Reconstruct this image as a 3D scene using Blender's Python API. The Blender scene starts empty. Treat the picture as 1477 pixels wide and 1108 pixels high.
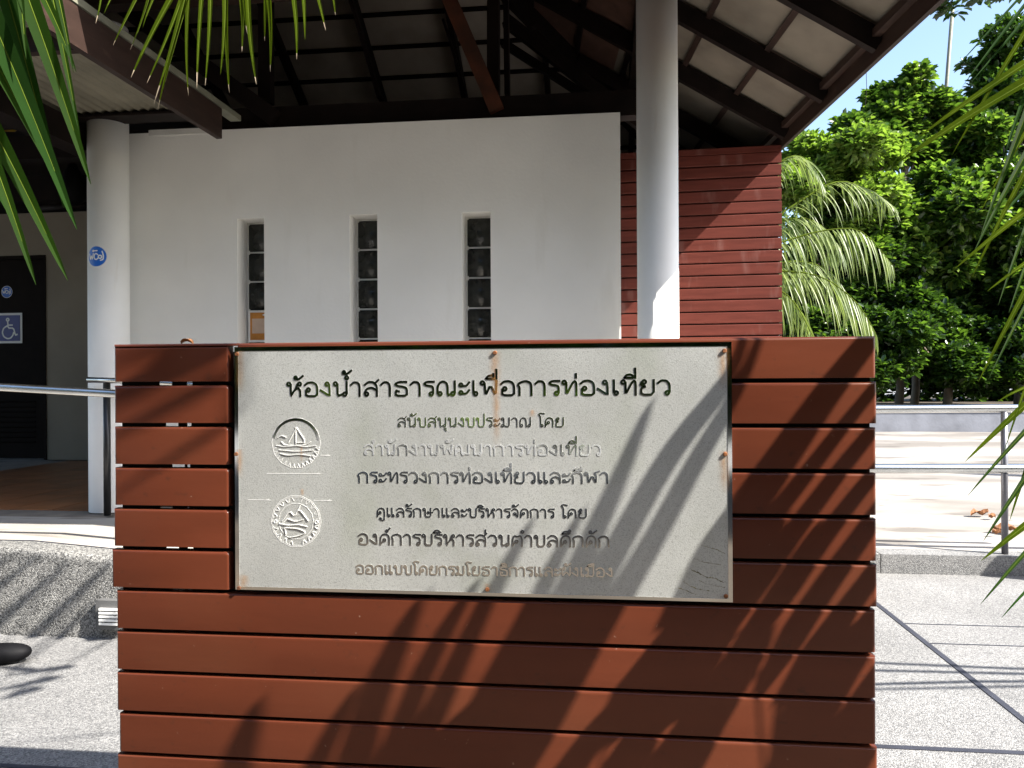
import bpy, bmesh, math, random
import numpy as np
from mathutils import Vector
R = math.radians
rng = random.Random(7)
sc = bpy.context.scene
COL = sc.collection
# ------------------------------------------------------------------ camera
TH = R(6.4); RHO = 0.005; CZ = 1.23; F = 1108.0
cr0 = Vector((math.cos(TH), math.sin(TH), 0)); fw = Vector((-math.sin(TH), math.cos(TH), 0)); up0 = Vector((0, 0, 1))
cr = cr0 * math.cos(RHO) - up0 * math.sin(RHO)
cu = up0 * math.cos(RHO) + cr0 * math.sin(RHO)
cam = bpy.data.objects.new('camera', bpy.data.cameras.new('camera')); COL.objects.link(cam); sc.camera = cam
from mathutils import Matrix
M = Matrix((cr, cu, -fw)).transposed().to_4x4(); M.translation = (0, 0, CZ); cam.matrix_world = M
cam.data.lens = 36 * F / 1477; cam.data.sensor_width = 36; cam.data.clip_end = 2000; cam.data.clip_start = 0.05
# ------------------------------------------------------------------ light
S = Vector((2.75, -1.0, 2.7))            # towards the sun, per metre of depth
ELEV = math.atan2(S.z, math.hypot(S.x, S.y)); AZ = math.atan2(S.x, S.y)
w = bpy.data.worlds.new('World'); sc.world = w; w.use_nodes = True
nt = w.node_tree; sky = nt.nodes.new('ShaderNodeTexSky'); sky.sky_type = 'NISHITA'; sky.sun_disc = False
sky.sun_elevation = ELEV; sky.sun_rotation = AZ; sky.air_density = 1.0; sky.dust_density = 1.5; sky.ozone_density = 1.0
nt.links.new(sky.outputs[0], nt.nodes['Background'].inputs[0]); nt.nodes['Background'].inputs[1].default_value = 0.105
sl = bpy.data.lights.new('sun', 'SUN'); sl.energy = 5.0; sl.angle = R(0.5); sl.color = (1, 0.95, 0.87)
so = bpy.data.objects.new('sun', sl); COL.objects.link(so); so.rotation_euler = S.to_track_quat('Z', 'Y').to_euler(); so.location = (6, -4, 9)
sc.view_settings.view_transform = 'Standard'; sc.view_settings.look = 'None'; sc.view_settings.gamma = 1
sc.view_settings.exposure = 1.8; sc.view_settings.use_curve_mapping = False
sc.render.engine = 'CYCLES'; sc.cycles.max_bounces = 8; sc.cycles.diffuse_bounces = 5; sc.cycles.transparent_max_bounces = 8
# ------------------------------------------------------------------ geometry helpers
def ray(px, py):
    return fw + cr * ((px - 738.5) / F) - cu * ((py - 554) / F)
CAM = Vector((0, 0, CZ))
def on_y(px, py, Y): d = ray(px, py); return CAM + d * (Y / d.y)
def on_z(px, py, z): d = ray(px, py); return CAM + d * ((z - CZ) / d.z)
def at_d(px, py, D): return CAM + ray(px, py) * D
def pix(p):
    v = Vector(p) - CAM; d = v.dot(fw); return 738.5 + F * v.dot(cr) / d, 554 - F * v.dot(cu) / d
W = {}
def tag(o, label=None, cat=None, group=None, kind=None):
    if label: o['label'] = label
    if cat: o['category'] = cat
    if group: o['group'] = group
    if kind: o['kind'] = kind
    return o
def empty(name, loc, label, cat, group=None):
    o = bpy.data.objects.new(name, None); COL.objects.link(o); o.location = loc; o.empty_display_size = .1
    W[o.name] = Vector(loc); return tag(o, label, cat, group)
def link(name, me, parent=None, loc=(0, 0, 0)):
    o = bpy.data.objects.new(name, me); COL.objects.link(o); loc = Vector(loc); W[o.name] = loc
    if parent is not None: o.parent = parent; o.location = loc - W[parent.name]
    else: o.location = loc
    return o
def mesh(name, V, Fc, mats, parent=None, mi=None, smooth=False, recenter=True, loc=None):
    V = [Vector(v) for v in V]
    if loc is None:
        loc = Vector((0, 0, 0))
        if parent is None and recenter and V:
            xs = [v.x for v in V]; ys = [v.y for v in V]; zs = [v.z for v in V]
            loc = Vector(((min(xs) + max(xs)) / 2, (min(ys) + max(ys)) / 2, min(zs))); V = [v - loc for v in V]
    me = bpy.data.meshes.new(name); me.from_pydata(V, [], Fc)
    for m in (mats if isinstance(mats, (list, tuple)) else [mats]): me.materials.append(m)
    if mi is not None: me.polygons.foreach_set('material_index', mi)
    if smooth: me.polygons.foreach_set('use_smooth', [True] * len(Fc))
    me.update(); return link(name, me, parent, loc)
class MB:
    def __init__(s): s.V = []; s.F = []; s.mi = []
    def add(s, V, Fc, mi=0):
        n = len(s.V); s.V += [tuple(v) for v in V]; s.F += [tuple(i + n for i in f) for f in Fc]; s.mi += [mi] * len(Fc); return s
    def box(s, x0, x1, y0, y1, z0, z1, mi=0):
        V = [(x0, y0, z0), (x1, y0, z0), (x1, y1, z0), (x0, y1, z0), (x0, y0, z1), (x1, y0, z1), (x1, y1, z1), (x0, y1, z1)]
        return s.add(V, [(0, 3, 2, 1), (4, 5, 6, 7), (0, 1, 5, 4), (1, 2, 6, 5), (2, 3, 7, 6), (3, 0, 4, 7)], mi)
    def beam(s, p, q, wd, ht, up=(0, 0, 1), mi=0):
        p = Vector(p); q = Vector(q); t = (q - p).normalized(); sd = t.cross(Vector(up)).normalized(); u = sd.cross(t)
        V = []
        for c in (p, q):
            for a, b in ((-1, -1), (1, -1), (1, 1), (-1, 1)): V.append(c + sd * (a * wd / 2) + u * (b * ht / 2))
        return s.add(V, [(0, 1, 2, 3), (7, 6, 5, 4), (0, 4, 5, 1), (1, 5, 6, 2), (2, 6, 7, 3), (3, 7, 4, 0)], mi)
    def tube(s, pts, r, n=10, mi=0, cap=True):
        pts = [Vector(p) for p in pts]; rr = r if isinstance(r, (list, tuple)) else [r] * len(pts); V = []; Fc = []
        for i, p in enumerate(pts):
            t = (pts[min(i + 1, len(pts) - 1)] - pts[max(i - 1, 0)]).normalized()
            a = t.cross(Vector((0.13, 0.31, 0.94))).normalized(); b = t.cross(a)
            for k in range(n): an = 2 * math.pi * k / n; V.append(p + (a * math.cos(an) + b * math.sin(an)) * rr[i])
        for i in range(len(pts) - 1):
            for k in range(n): k2 = (k + 1) % n; Fc.append((i * n + k, i * n + k2, (i + 1) * n + k2, (i + 1) * n + k))
        if cap: Fc.append(tuple(reversed(range(n)))); Fc.append(tuple((len(pts) - 1) * n + k for k in range(n)))
        return s.add(V, Fc, mi)
    def build(s, name, mats, parent=None, **k): return mesh(name, s.V, s.F, mats, parent, mi=s.mi, **k)
# ------------------------------------------------------------------ materials
def mat(name, col, rough=.6, metal=0, var=.15, scale=8, bump=0, bscale=60, col2=None, spec=.5, detail=6, stretch=(1, 1, 1), coat=0):
    m = bpy.data.materials.new(name); m.use_nodes = True; n = m.node_tree; N = n.nodes; L = n.links; b = N['Principled BSDF']
    b.inputs['Roughness'].default_value = rough; b.inputs['Metallic'].default_value = metal
    b.inputs['Specular IOR Level'].default_value = spec; b.inputs['Coat Weight'].default_value = coat
    tc = N.new('ShaderNodeTexCoord'); mp = N.new('ShaderNodeMapping'); mp.inputs['Scale'].default_value = stretch
    L.new(tc.outputs['Object'], mp.inputs[0]); oi = N.new('ShaderNodeObjectInfo')
    mul = N.new('ShaderNodeMath'); mul.operation = 'MULTIPLY'; mul.inputs[1].default_value = 37; L.new(oi.outputs['Random'], mul.inputs[0])
    no = N.new('ShaderNodeTexNoise'); no.noise_dimensions = '4D'; no.inputs['Scale'].default_value = scale; no.inputs['Detail'].default_value = detail
    L.new(mp.outputs[0], no.inputs['Vector']); L.new(mul.outputs[0], no.inputs['W'])
    rp = N.new('ShaderNodeValToRGB'); L.new(no.outputs['Fac'], rp.inputs[0])
    c2 = col2 or tuple(c * (1 - 2 * var) for c in col); c1 = col if col2 else tuple(min(1, c * (1 + var)) for c in col)
    rp.color_ramp.elements[0].position = .3; rp.color_ramp.elements[1].position = .7
    rp.color_ramp.elements[0].color = (*c2, 1); rp.color_ramp.elements[1].color = (*c1, 1)
    L.new(rp.outputs[0], b.inputs['Base Color'])
    if bump:
        n2 = N.new('ShaderNodeTexNoise'); n2.inputs['Scale'].default_value = bscale; n2.inputs['Detail'].default_value = 4; n2.noise_dimensions = '4D'; L.new(mul.outputs[0], n2.inputs['W']); L.new(mp.outputs[0], n2.inputs['Vector'])
        bp = N.new('ShaderNodeBump'); bp.inputs['Strength'].default_value = bump; bp.inputs['Distance'].default_value = .01
        L.new(n2.outputs['Fac'], bp.inputs['Height']); L.new(bp.outputs[0], b.inputs['Normal'])
    m['ramp'] = rp.name; return m
def overlay(m, col, lo, hi, scale, stretch=(1, 1, 1), amt=.6, seed=0, tex='noise'):
    """stain of its own colour over a material, masked by a second noise"""
    n = m.node_tree; N = n.nodes; L = n.links; b = N['Principled BSDF']; src = b.inputs['Base Color'].links[0].from_socket
    tc = N.new('ShaderNodeTexCoord'); mp = N.new('ShaderNodeMapping'); mp.inputs['Scale'].default_value = stretch; mp.inputs['Location'].default_value = (seed, seed * .7, seed * .3)
    L.new(tc.outputs['Object'], mp.inputs[0]); no = N.new('ShaderNodeTexNoise'); no.noise_dimensions = '4D'; no.inputs['Scale'].default_value = scale; no.inputs['Detail'].default_value = 7
    oi = N.new('ShaderNodeObjectInfo'); mu = N.new('ShaderNodeMath'); mu.operation = 'MULTIPLY'; mu.inputs[1].default_value = 53; L.new(oi.outputs['Random'], mu.inputs[0]); L.new(mu.outputs[0], no.inputs['W'])
    L.new(mp.outputs[0], no.inputs['Vector']); mr = N.new('ShaderNodeMapRange'); mr.inputs['From Min'].default_value = lo; mr.inputs['From Max'].default_value = hi; mr.inputs['To Max'].default_value = amt
    L.new(no.outputs['Fac'], mr.inputs['Value']); mx = N.new('ShaderNodeMix'); mx.data_type = 'RGBA'; L.new(mr.outputs[0], mx.inputs[0]); L.new(src, mx.inputs[6]); mx.inputs[7].default_value = (*col, 1)
    L.new(mx.outputs[2], b.inputs['Base Color']); return m
def pebble(name, a, bcol, scale):
    m = bpy.data.materials.new(name); m.use_nodes = True; n = m.node_tree; N = n.nodes; L = n.links; b = N['Principled BSDF']; b.inputs['Roughness'].default_value = .75
    tc = N.new('ShaderNodeTexCoord'); v = N.new('ShaderNodeTexVoronoi'); v.inputs['Scale'].default_value = scale; L.new(tc.outputs['Object'], v.inputs['Vector'])
    sp = N.new('ShaderNodeSeparateColor'); L.new(v.outputs['Color'], sp.inputs[0])
    rp = N.new('ShaderNodeValToRGB'); L.new(sp.outputs[0], rp.inputs[0]); e = rp.color_ramp.elements
    e[0].color = (*a, 1); e[1].color = (*bcol, 1); x = e.new(.5); x.color = (*[(p + q) * .5 for p, q in zip(a, bcol)], 1)
    no = N.new('ShaderNodeTexNoise'); no.inputs['Scale'].default_value = 1.3; no.inputs['Detail'].default_value = 6; L.new(tc.outputs['Object'], no.inputs['Vector'])
    mr = N.new('ShaderNodeMapRange'); mr.inputs['From Min'].default_value = .35; mr.inputs['From Max'].default_value = .65; mr.inputs['To Min'].default_value = .8; mr.inputs['To Max'].default_value = 1.1; L.new(no.outputs['Fac'], mr.inputs['Value'])
    mx = N.new('ShaderNodeMix'); mx.data_type = 'RGBA'; mx.blend_type = 'MULTIPLY'; mx.inputs[0].default_value = 1; L.new(rp.outputs[0], mx.inputs[6]); L.new(mr.outputs[0], mx.inputs[7]); L.new(mx.outputs[2], b.inputs['Base Color'])
    bp = N.new('ShaderNodeBump'); bp.inputs['Strength'].default_value = .9; bp.inputs['Distance'].default_value = .003; bp.invert = True; L.new(v.outputs['Distance'], bp.inputs['Height']); L.new(bp.outputs[0], b.inputs['Normal'])
    return m
def leafmat(name, col, trans, rough=.45, vary=.35, tr=.35, spec=.45):
    m = bpy.data.materials.new(name); m.use_nodes = True; n = m.node_tree; N = n.nodes; L = n.links; b = N['Principled BSDF']; out = N['Material Output']
    b.inputs['Roughness'].default_value = rough; b.inputs['Specular IOR Level'].default_value = spec
    tc = N.new('ShaderNodeTexCoord'); no = N.new('ShaderNodeTexNoise'); no.inputs['Scale'].default_value = 3.5; no.inputs['Detail'].default_value = 5; L.new(tc.outputs['Object'], no.inputs['Vector'])
    rp = N.new('ShaderNodeValToRGB'); L.new(no.outputs['Fac'], rp.inputs[0]); e = rp.color_ramp.elements; e[0].position = .35; e[1].position = .68
    e[0].color = (*[c * (1 - vary) for c in col], 1); e[1].color = (col[0] * (1 + vary * 1.6), col[1] * (1 + vary), col[2], 1); L.new(rp.outputs[0], b.inputs['Base Color'])
    t = N.new('ShaderNodeBsdfTranslucent'); t.inputs[0].default_value = (*trans, 1); mx = N.new('ShaderNodeMixShader'); mx.inputs[0].default_value = tr
    L.new(b.outputs[0], mx.inputs[1]); L.new(t.outputs[0], mx.inputs[2]); L.new(mx.outputs[0], out.inputs[0]); return m
m_slat = mat('brown_red_paint', (.095, .0235, .0105), .28, var=.07, scale=2.2, bump=.05, bscale=9, stretch=(1, 2, 5), spec=.35)
overlay(m_slat, (.055, .018, .010), .63, .72, 30, (1, 1, 1.5), .6, 3)
overlay(m_slat, (.30, .20, .15), .70, .76, 70, (1, 1, 1), .5, 6)
overlay(m_slat, (.125, .045, .022), .5, .75, 2.0, (1, 1, 1), .35, 2)
m_red = mat('red_paint', (.115, .030, .022), .45, var=.12, scale=3, stretch=(1, 3, 10), spec=.15)
overlay(m_red, (.36, .24, .22), .58, .8, 2.2, (5, 1, .9), .28, 5)
m_plate = mat('etched_steel', (.58, .59, .565), .42, metal=.55, var=.07, scale=5, bump=.12, bscale=420, detail=8)
overlay(m_plate, (.30, .34, .22), .55, .72, 3.2, (1.4, 1, 1), .4, 1.3)
overlay(m_plate, (.20, .16, .09), .70, .76, 60, (1, 1, 1), .5, 9)
overlay(m_plate, (.27, .275, .26), .5, .66, 420, (1, 1, 1), .6, 4)
m_mirror = mat('polished_steel', (.80, .80, .78), .07, metal=1, var=.04, scale=10)
m_steel = mat('railing_steel', (.72, .72, .70), .24, metal=1, var=.08, scale=6)
m_rust = mat('rust', (.20, .07, .02), .85, var=.4, scale=60, bump=.4)
m_white = mat('white_plaster', (.84, .825, .785), .8, var=.035, scale=2, bump=.12, bscale=55)
overlay(m_white, (.44, .40, .30), .6, .85, 2.4, (2.6, 1, .5), .28, 2)
m_col = mat('column_paint', (.93, .92, .89), .6, var=.03, scale=3, bump=.05)
overlay(m_col, (.50, .36, .18), .68, .8, 3.0, (3, 3, .35), .35, 4)
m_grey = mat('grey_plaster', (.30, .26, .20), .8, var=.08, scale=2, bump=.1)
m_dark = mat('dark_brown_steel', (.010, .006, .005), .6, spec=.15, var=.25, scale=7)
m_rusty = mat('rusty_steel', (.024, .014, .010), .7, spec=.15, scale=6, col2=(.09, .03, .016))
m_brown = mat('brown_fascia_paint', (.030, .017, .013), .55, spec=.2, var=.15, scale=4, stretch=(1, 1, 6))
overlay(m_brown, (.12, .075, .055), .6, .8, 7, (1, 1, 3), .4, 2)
m_board = mat('roof_board', (.175, .15, .118), .85, var=.14, scale=3, bump=.1)
overlay(m_board, (.09, .065, .04), .56, .8, 3.5, (1, 1, 1), .6, 7)
m_tile = mat('roof_tile', (.10, .05, .035), .7, var=.2)
m_sheet = mat('galvanised_sheet', (.20, .18, .13), .6, metal=.1, var=.15, scale=5)
m_flash = mat('pale_flashing', (.15, .15, .11), .6, var=.15, scale=9)
m_glass = mat('glass_block', (.028, .030, .026), .12, var=.3, scale=14, bump=.6, bscale=26, spec=.5)
m_mortar = mat('white_mortar', (.66, .65, .61), .8, var=.05)
m_door = mat('door_brown', (.011, .007, .005), .75, var=.15, spec=.1)
m_concrete = mat('pale_concrete', (.42, .395, .36), .85, var=.08, scale=1.1, bump=.2, bscale=30, stretch=(1, 2.2, 1))
overlay(m_concrete, (.15, .13, .11), .44, .62, .8, (.8, 2.4, 1), .85, 3)
overlay(m_concrete, (.14, .12, .10), .6, .68, 5, (.5, 2.4, 1), .6, 8)
m_floor = mat('floor_tile', (.34, .14, .055), .42, var=.22, scale=3)
m_grout = mat('grout', (.22, .19, .16), .9)
m_planter = mat('planter_concrete', (.20, .21, .24), .9, var=.15, scale=3, bump=.3, bscale=25)
m_peb = pebble('pebble_wash', (.085, .085, .087), (.30, .297, .29), 210)
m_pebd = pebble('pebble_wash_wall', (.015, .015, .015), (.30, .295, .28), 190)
m_strip = mat('dark_strip', (.03, .032, .045), .6, var=.15)
m_blue = mat('sticker_blue', (.01, .12, .55), .35, var=.05)
m_navy = mat('sign_blue', (.018, .022, .20), .4, var=.05)
m_print = mat('white_print', (.78, .78, .76), .5, var=.03)
m_black = mat('black_rubber', (.005, .005, .006), .65, var=.2, spec=.12)
m_orange = mat('poster_orange', (.62, .25, .04), .6, var=.2, scale=10)
m_pale = mat('poster_pale', (.68, .50, .38), .6, var=.1)
m_yellow = mat('yellow_pipe', (.55, .36, .03), .4)
m_dry = mat('dry_leaf', (.24, .10, .035), .8, var=.4, scale=30)
m_soil = mat('dark_soil', (.06, .045, .03), .95, var=.3, scale=2, bump=.5)
m_bark = mat('bark', (.20, .16, .115), .9, var=.3, scale=9, bump=.6, bscale=20, stretch=(1, 1, .3))
L_dark = leafmat('leaf_dark', (.018, .05, .010), (.05, .12, .010), vary=.5, tr=.25, rough=.33, spec=.55)
L_mid = leafmat('leaf_mid', (.036, .088, .014), (.13, .26, .02), vary=.5, tr=.32, rough=.33, spec=.6)
L_lite = leafmat('leaf_light', (.15, .24, .055), (.24, .40, .035), vary=.4, tr=.42)
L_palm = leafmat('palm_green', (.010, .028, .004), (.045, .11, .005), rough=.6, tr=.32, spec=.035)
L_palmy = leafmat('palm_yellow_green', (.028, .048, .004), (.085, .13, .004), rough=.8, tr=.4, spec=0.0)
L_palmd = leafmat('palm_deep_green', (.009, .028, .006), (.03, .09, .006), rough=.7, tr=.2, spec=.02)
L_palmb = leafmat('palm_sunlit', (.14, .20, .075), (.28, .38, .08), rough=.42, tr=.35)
m_midrib = mat('leaf_midrib', (.07, .10, .012), .8, spec=.02)
m_tip = mat('dry_leaf_tip', (.20, .165, .12), .9, spec=.02, var=.3, scale=30)
m_tipd = mat('brown_leaf_tip', (.12, .07, .035), .8, var=.3, scale=30)
# ================================================================== GROUND
PY = 1.842                                                         # front face of the slat screen
def struct(o): o['kind'] = 'structure'; return o
struct(mesh('ground', [(-300, -300, 0), (300, -300, 0), (300, 300, 0), (-300, 300, 0)], [(0, 1, 2, 3)], m_peb, recenter=False))
# building platform, with tiles on it, and the ramp in front
FZ = .43
b = MB(); b.box(-9, 1.42, 4.37, 9.3, 0, FZ - .012); struct(b.build('platform', m_concrete))
RX0, RX1 = -2.9, 1.12
b = MB(); y0, y1 = 3.5, 4.36
def rz(x): return FZ if x < RX0 else max(.02, FZ - (x - RX0) * .075)
xs = [-9, RX0, -2.0, -1, 0, RX1]; prof = []
for x in xs:
    z = rz(x); prof.append([(x, y1, 0), (x, y1, z), (x, y0 + .16, z)])
V = [p for pr in prof for p in pr]; Fc = []
for i in range(len(xs) - 1):
    a = i * 3; c = a + 3; Fc += [(a + 1, a + 2, c + 2, c + 1), (a, a + 1, c + 1, c)]
struct(mesh('ramp_surface', V, Fc, m_concrete))
prof = []; K = 8
for x in xs:
    z = rz(x); pr = [(x, y0 + .157, z + .004)]
    for k in range(K): an = math.pi / 2 * k / (K - 1); r = .035; pr.append((x, y0 + r - r * math.sin(an), z + .004 - r + r * math.cos(an)))
    pr.append((x, y0, 0)); prof.append(pr)
n = len(prof[0]); V = [p for pr in prof for p in pr]; Fc = []
for i in range(len(xs) - 1):
    for k in range(n - 1): Fc.append((i * n + k, i * n + k + 1, (i + 1) * n + k + 1, (i + 1) * n + k))
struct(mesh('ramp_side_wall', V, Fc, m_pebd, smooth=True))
b = MB(); b.beam((-5, y0 + .158, rz(-5) + .006), (RX0, y0 + .158, rz(RX0) + .006), .008, .003); b.beam((RX0, y0 + .158, rz(RX0) + .006), (1.1, y0 + .158, rz(1.1) + .006), .008, .003)
struct(b.build('ramp_joint', m_strip))
# floor tiles of the passage
tiles = struct(mesh('passage_floor', [(-9, 4.37, FZ - .006), (-3.0, 4.37, FZ - .006), (-3.0, 7.65, FZ - .006), (-9, 7.65, FZ - .006)], [(0, 1, 2, 3)], m_grout, recenter=False))
bt = MB(); bt.box(0, .298, 0, .298, 0, .006); tm = bpy.data.meshes.new('floor_tile'); tm.from_pydata(bt.V, [], bt.F); tm.materials.append(m_floor)
for i in range(9):
    for j in range(10):
        x = -5.65 + i * .304
        if x > -3.2: continue
        link('floor_tile', tm, tiles, (x, 4.62 + j * .304, FZ - .006 + rng.uniform(0, .001)))
# right side: kerb, pale concrete yard, planter wall
KY = on_z(1350, 829, 0).y
b = MB(); kx = [1.9 + i * .9 for i in range(12)]
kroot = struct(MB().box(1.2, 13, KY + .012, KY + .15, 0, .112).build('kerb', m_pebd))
for i, x in enumerate([.9 + i * .9 for i in range(13)]):
    o = MB().box(x + .003, x + .897, KY, KY + .16, .0, .124 + rng.uniform(-.001, .001)).build('kerb_stone', m_peb, kroot)
V = []; Fc = []; nx, ny = 30, 26
for j in range(ny):
    for i in range(nx):
        x = 1.76 + i * .75; y = KY + .161 + j * .52; z = .122 + (y - KY) * .0118 + .006 * math.sin(x * 1.7 + y) * math.sin(y * 1.3)
        V.append((x, y, z))
for j in range(ny - 1):
    for i in range(nx - 1): a = j * nx + i; Fc.append((a, a + 1, a + nx + 1, a + nx))
m_yard = mat('worn_yard_concrete', (.33, .31, .285), .9, var=.08, scale=1.2, bump=.2, bscale=30)
overlay(m_yard, (.115, .10, .085), .42, .60, .45, (1, 2.0, 1), .8, 3); overlay(m_yard, (.09, .08, .07), .56, .64, 2.2, (.7, 2.2, 1), .7, 8); overlay(m_yard, (.06, .05, .04), .66, .70, 9, (1, 1.6, 1), .6, 5)
struct(mesh('concrete_yard', V, Fc, m_yard, smooth=True))
pw = empty('planter_wall', (6, 15.9, .2), 'low blue grey concrete planter wall in front of the trees', 'planter')
MB().box(-1, 24, 15.9, 16.1, .0, .70).build('wall', m_planter, pw)
MB().box(-1, 24, 15.86, 16.14, .70, .77).build('coping', m_planter, pw)
struct(MB().box(-1, 24, 16.1, 34, .0, .66).build('planting_bed', m_soil))
# dark strips set into the paving
xd = 1.53; ya = on_y(1265, 1078, 2.0)
def strip(name, x0, x1, y0, y1, h=.003):
    o = MB().box(x0, x1, y0, y1, -.01, h).build(name, m_strip); struct(o)
strip('paving_strip', 1.515, 1.542, 2.73, KY - .004)
strip('paving_strip', .5, 6.0, 2.70, 2.725)
strip('paving_strip', -6, -.9, 2.28, 2.30)
for py in (905, 933):
    p = on_z(1477, py, 0); strip('paving_joint', 1.545, 6, p.y, p.y + .009, .002)
# ================================================================== SLAT SCREEN
PX0, PX1 = -1.234, .633
def ztop(): return 1.336
P = .105
screen = empty('slat_screen', ((PX0 + PX1) / 2, PY, 0), 'waist to eye high screen of glossy red-brown horizontal slats that carries the steel sign', 'screen')
def slat_mesh(x0, x1, h, endr=0, d=.026):
    bm = bmesh.new(); bmesh.ops.create_cube(bm, size=1)
    for v in bm.verts: v.co = Vector((x0 + (v.co.x + .5) * (x1 - x0), (v.co.y + .5) * d, (v.co.z + .5) * h))
    if endr:
        e = [e for e in bm.edges if abs(e.verts[0].co.z - h) < 1e-5 and abs(e.verts[1].co.z - h) < 1e-5 and abs(e.verts[0].co.x - x1) < 1e-5 and abs(e.verts[1].co.x - x1) < 1e-5]
        bmesh.ops.bevel(bm, geom=e, offset=endr, segments=5, affect='EDGES', profile=.5)
    e = [e for e in bm.edges if abs(e.verts[0].co.y) < 1e-5 and abs(e.verts[1].co.y) < 1e-5 and max(e.verts[0].co.z, e.verts[1].co.z) > .002]
    bmesh.ops.bevel(bm, geom=e, offset=.0085, segments=4, affect='EDGES', profile=.5, clamp_overlap=True)
    me = bpy.data.meshes.new('slat'); bm.to_mesh(me); bm.free(); me.materials.append(m_slat)
    for p in me.polygons: p.use_smooth = True
    me.set_sharp_from_angle(angle=R(35)) if hasattr(me, 'set_sharp_from_angle') else None
    return me
SX0 = on_y(331, 680, PY).x; SX1 = on_y(1057, 680, PY).x
lj = [0, 0, 0, .0, -.003, -.009, .003, .003, .003, .009, .003, 0, 0]; rj = [0, .002, 0, 0, 0, .001, -.003, -.003, -.003, 0, -.005, -.002, 0]
for k in range(13):
    z = ztop() - (k + 1) * P + .0095; h = P - .0095
    if z < .0: break
    if k == 0:
        link('slat', slat_mesh(PX0, SX0 - .001, h - .006), screen, (0, PY, z)); link('slat', slat_mesh(SX0 + .02, PX1, h), screen, (0, PY, z))
        link('cap_board', slat_mesh(PX0, SX0 + .022, .0062), screen, (0, PY, z + h - .0058))
    elif k < 6:
        link('slat', slat_mesh(PX0 + lj[k], SX0 + .001 * (k % 2) - .002, h, .012), screen, (0, PY, z)); link('slat', slat_mesh(SX1 - .05, PX1 + rj[k], h), screen, (0, PY, z))
    else:
        link('slat', slat_mesh(PX0 + lj[k], PX1 + rj[k], h), screen, (0, PY + rng.uniform(0, .0008), z))
for x in (PX0 + .03, SX0 + .03, -.3, SX1 - .03, PX1 - .07):
    MB().box(x, x + .04, PY + .0275, PY + .07, 0, 1.325).build('post', m_dark, screen)
g0 = on_y(203, 600, PY).x; g1 = on_y(282, 600, PY).x
for xa, xb in ((PX0 + .012, g0), (g1, PX1 - .014)):
    MB().box(xa, xb, PY + .071, PY + .085, .03, 1.318).build('gap_shade_board', m_dark, screen)  # dark boards added behind the slats so the gaps read black
MB().box(g0 + .001, g1 - .001, PY + .071, PY + .085, .03, 1.336 - 7 * P - .002).build('gap_shade_board', m_dark, screen)  # dark filler below the open slots, in place of gap shade
for k in range(7):
    MB().box(g0 + .001, g1 - .001, PY + .071, PY + .085, 1.336 - k * P - P * .90, 1.336 - k * P - .012).build('gap_shade_board', m_dark, screen)  # dark filler between the see-through slots, in place of gap shade
for k in range(12):
    zt_ = ztop() - (k + 1) * P
    for j, (xa, xb) in enumerate(((PX0 + .006, on_y(222 + 9 * (k % 3), 600, PY).x), (on_y(240 + 9 * (k % 3), 600, PY).x, on_y(262, 600, PY).x), (on_y(270 - 2 * (k % 4), 600, PY).x, PX1 - .006))):
        if k > 6 and j < 2: continue
        if k > 6: xa = PX0 + .006
        MB().box(xa, xb, PY + .0262, PY + .0272, zt_ - .006, zt_ + .014).build('gap_shade_strip', m_dark, screen)  # dark strip added behind each gap to stand in for its shade
# ================================================================== STEEL SIGN
PS = PY - .0045                                                     # face of the sign plate
TL = on_y(337, 500, PS); TR = on_y(1055, 494, PS); BR = on_y(1057, 866, PS); BL = on_y(341, 853, PS)
sx0 = (TL.x + BL.x) / 2; sx1 = (TR.x + BR.x) / 2; sz1 = (TL.z + TR.z) / 2; sz0 = (BL.z + BR.z) / 2
sign = empty('steel_sign', ((sx0 + sx1) / 2, PS, sz0), 'weathered etched stainless steel plate with Thai lettering screwed to the slat screen', 'sign')
MB().box(sx0, sx1, PS, PS + .003, sz0, sz1).build('plate', m_plate, sign)
bw = .010
fr = MB()
for a in ((sx0, sx1, sz1 - bw, sz1), (sx0, sx1, sz0, sz0 + bw * .8), (sx0, sx0 + bw, sz0 + bw * .8 + .0002, sz1 - bw - .0002), (sx1 - bw, sx1, sz0 + bw * .8 + .0002, sz1 - bw - .0002)):
    fr.box(a[0], a[1], PS - .0008, PS - .0001, a[2], a[3])
fr.build('polished_border', m_mirror, sign)
for (px, py) in ((342, 511), (714, 509), (1045, 506), (341, 655), (1046, 655), (345, 848), (703, 850), (1047, 860)):
    c = on_y(px, py, PS); b = MB(); b.tube([(c.x, PS - .0008, c.z), (c.x, PS - .0045, c.z)], [.0055, .0042], 10)
    sc_ = b.build('screw', m_rust, sign)
    # rust bleeding from the screw: an irregular thin stain
    pts = []; nn = 14
    for k in range(nn):
        a = 2 * math.pi * k / nn; r = .011 * rng.uniform(.7, 1.3); ex = 1 + (1.5 if math.sin(a) < -.3 else 0) * rng.uniform(.6, 1.4)
        pts.append((c.x + math.cos(a) * r, PS - .00085, max(sz0 + .001, c.z + math.sin(a) * r * ex)))
    m_st = None
rust_bleed = mat('rust_stain', (.42, .20, .05), .7, var=.3, scale=40)
def soft(m, centre=None):
    pass
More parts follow.
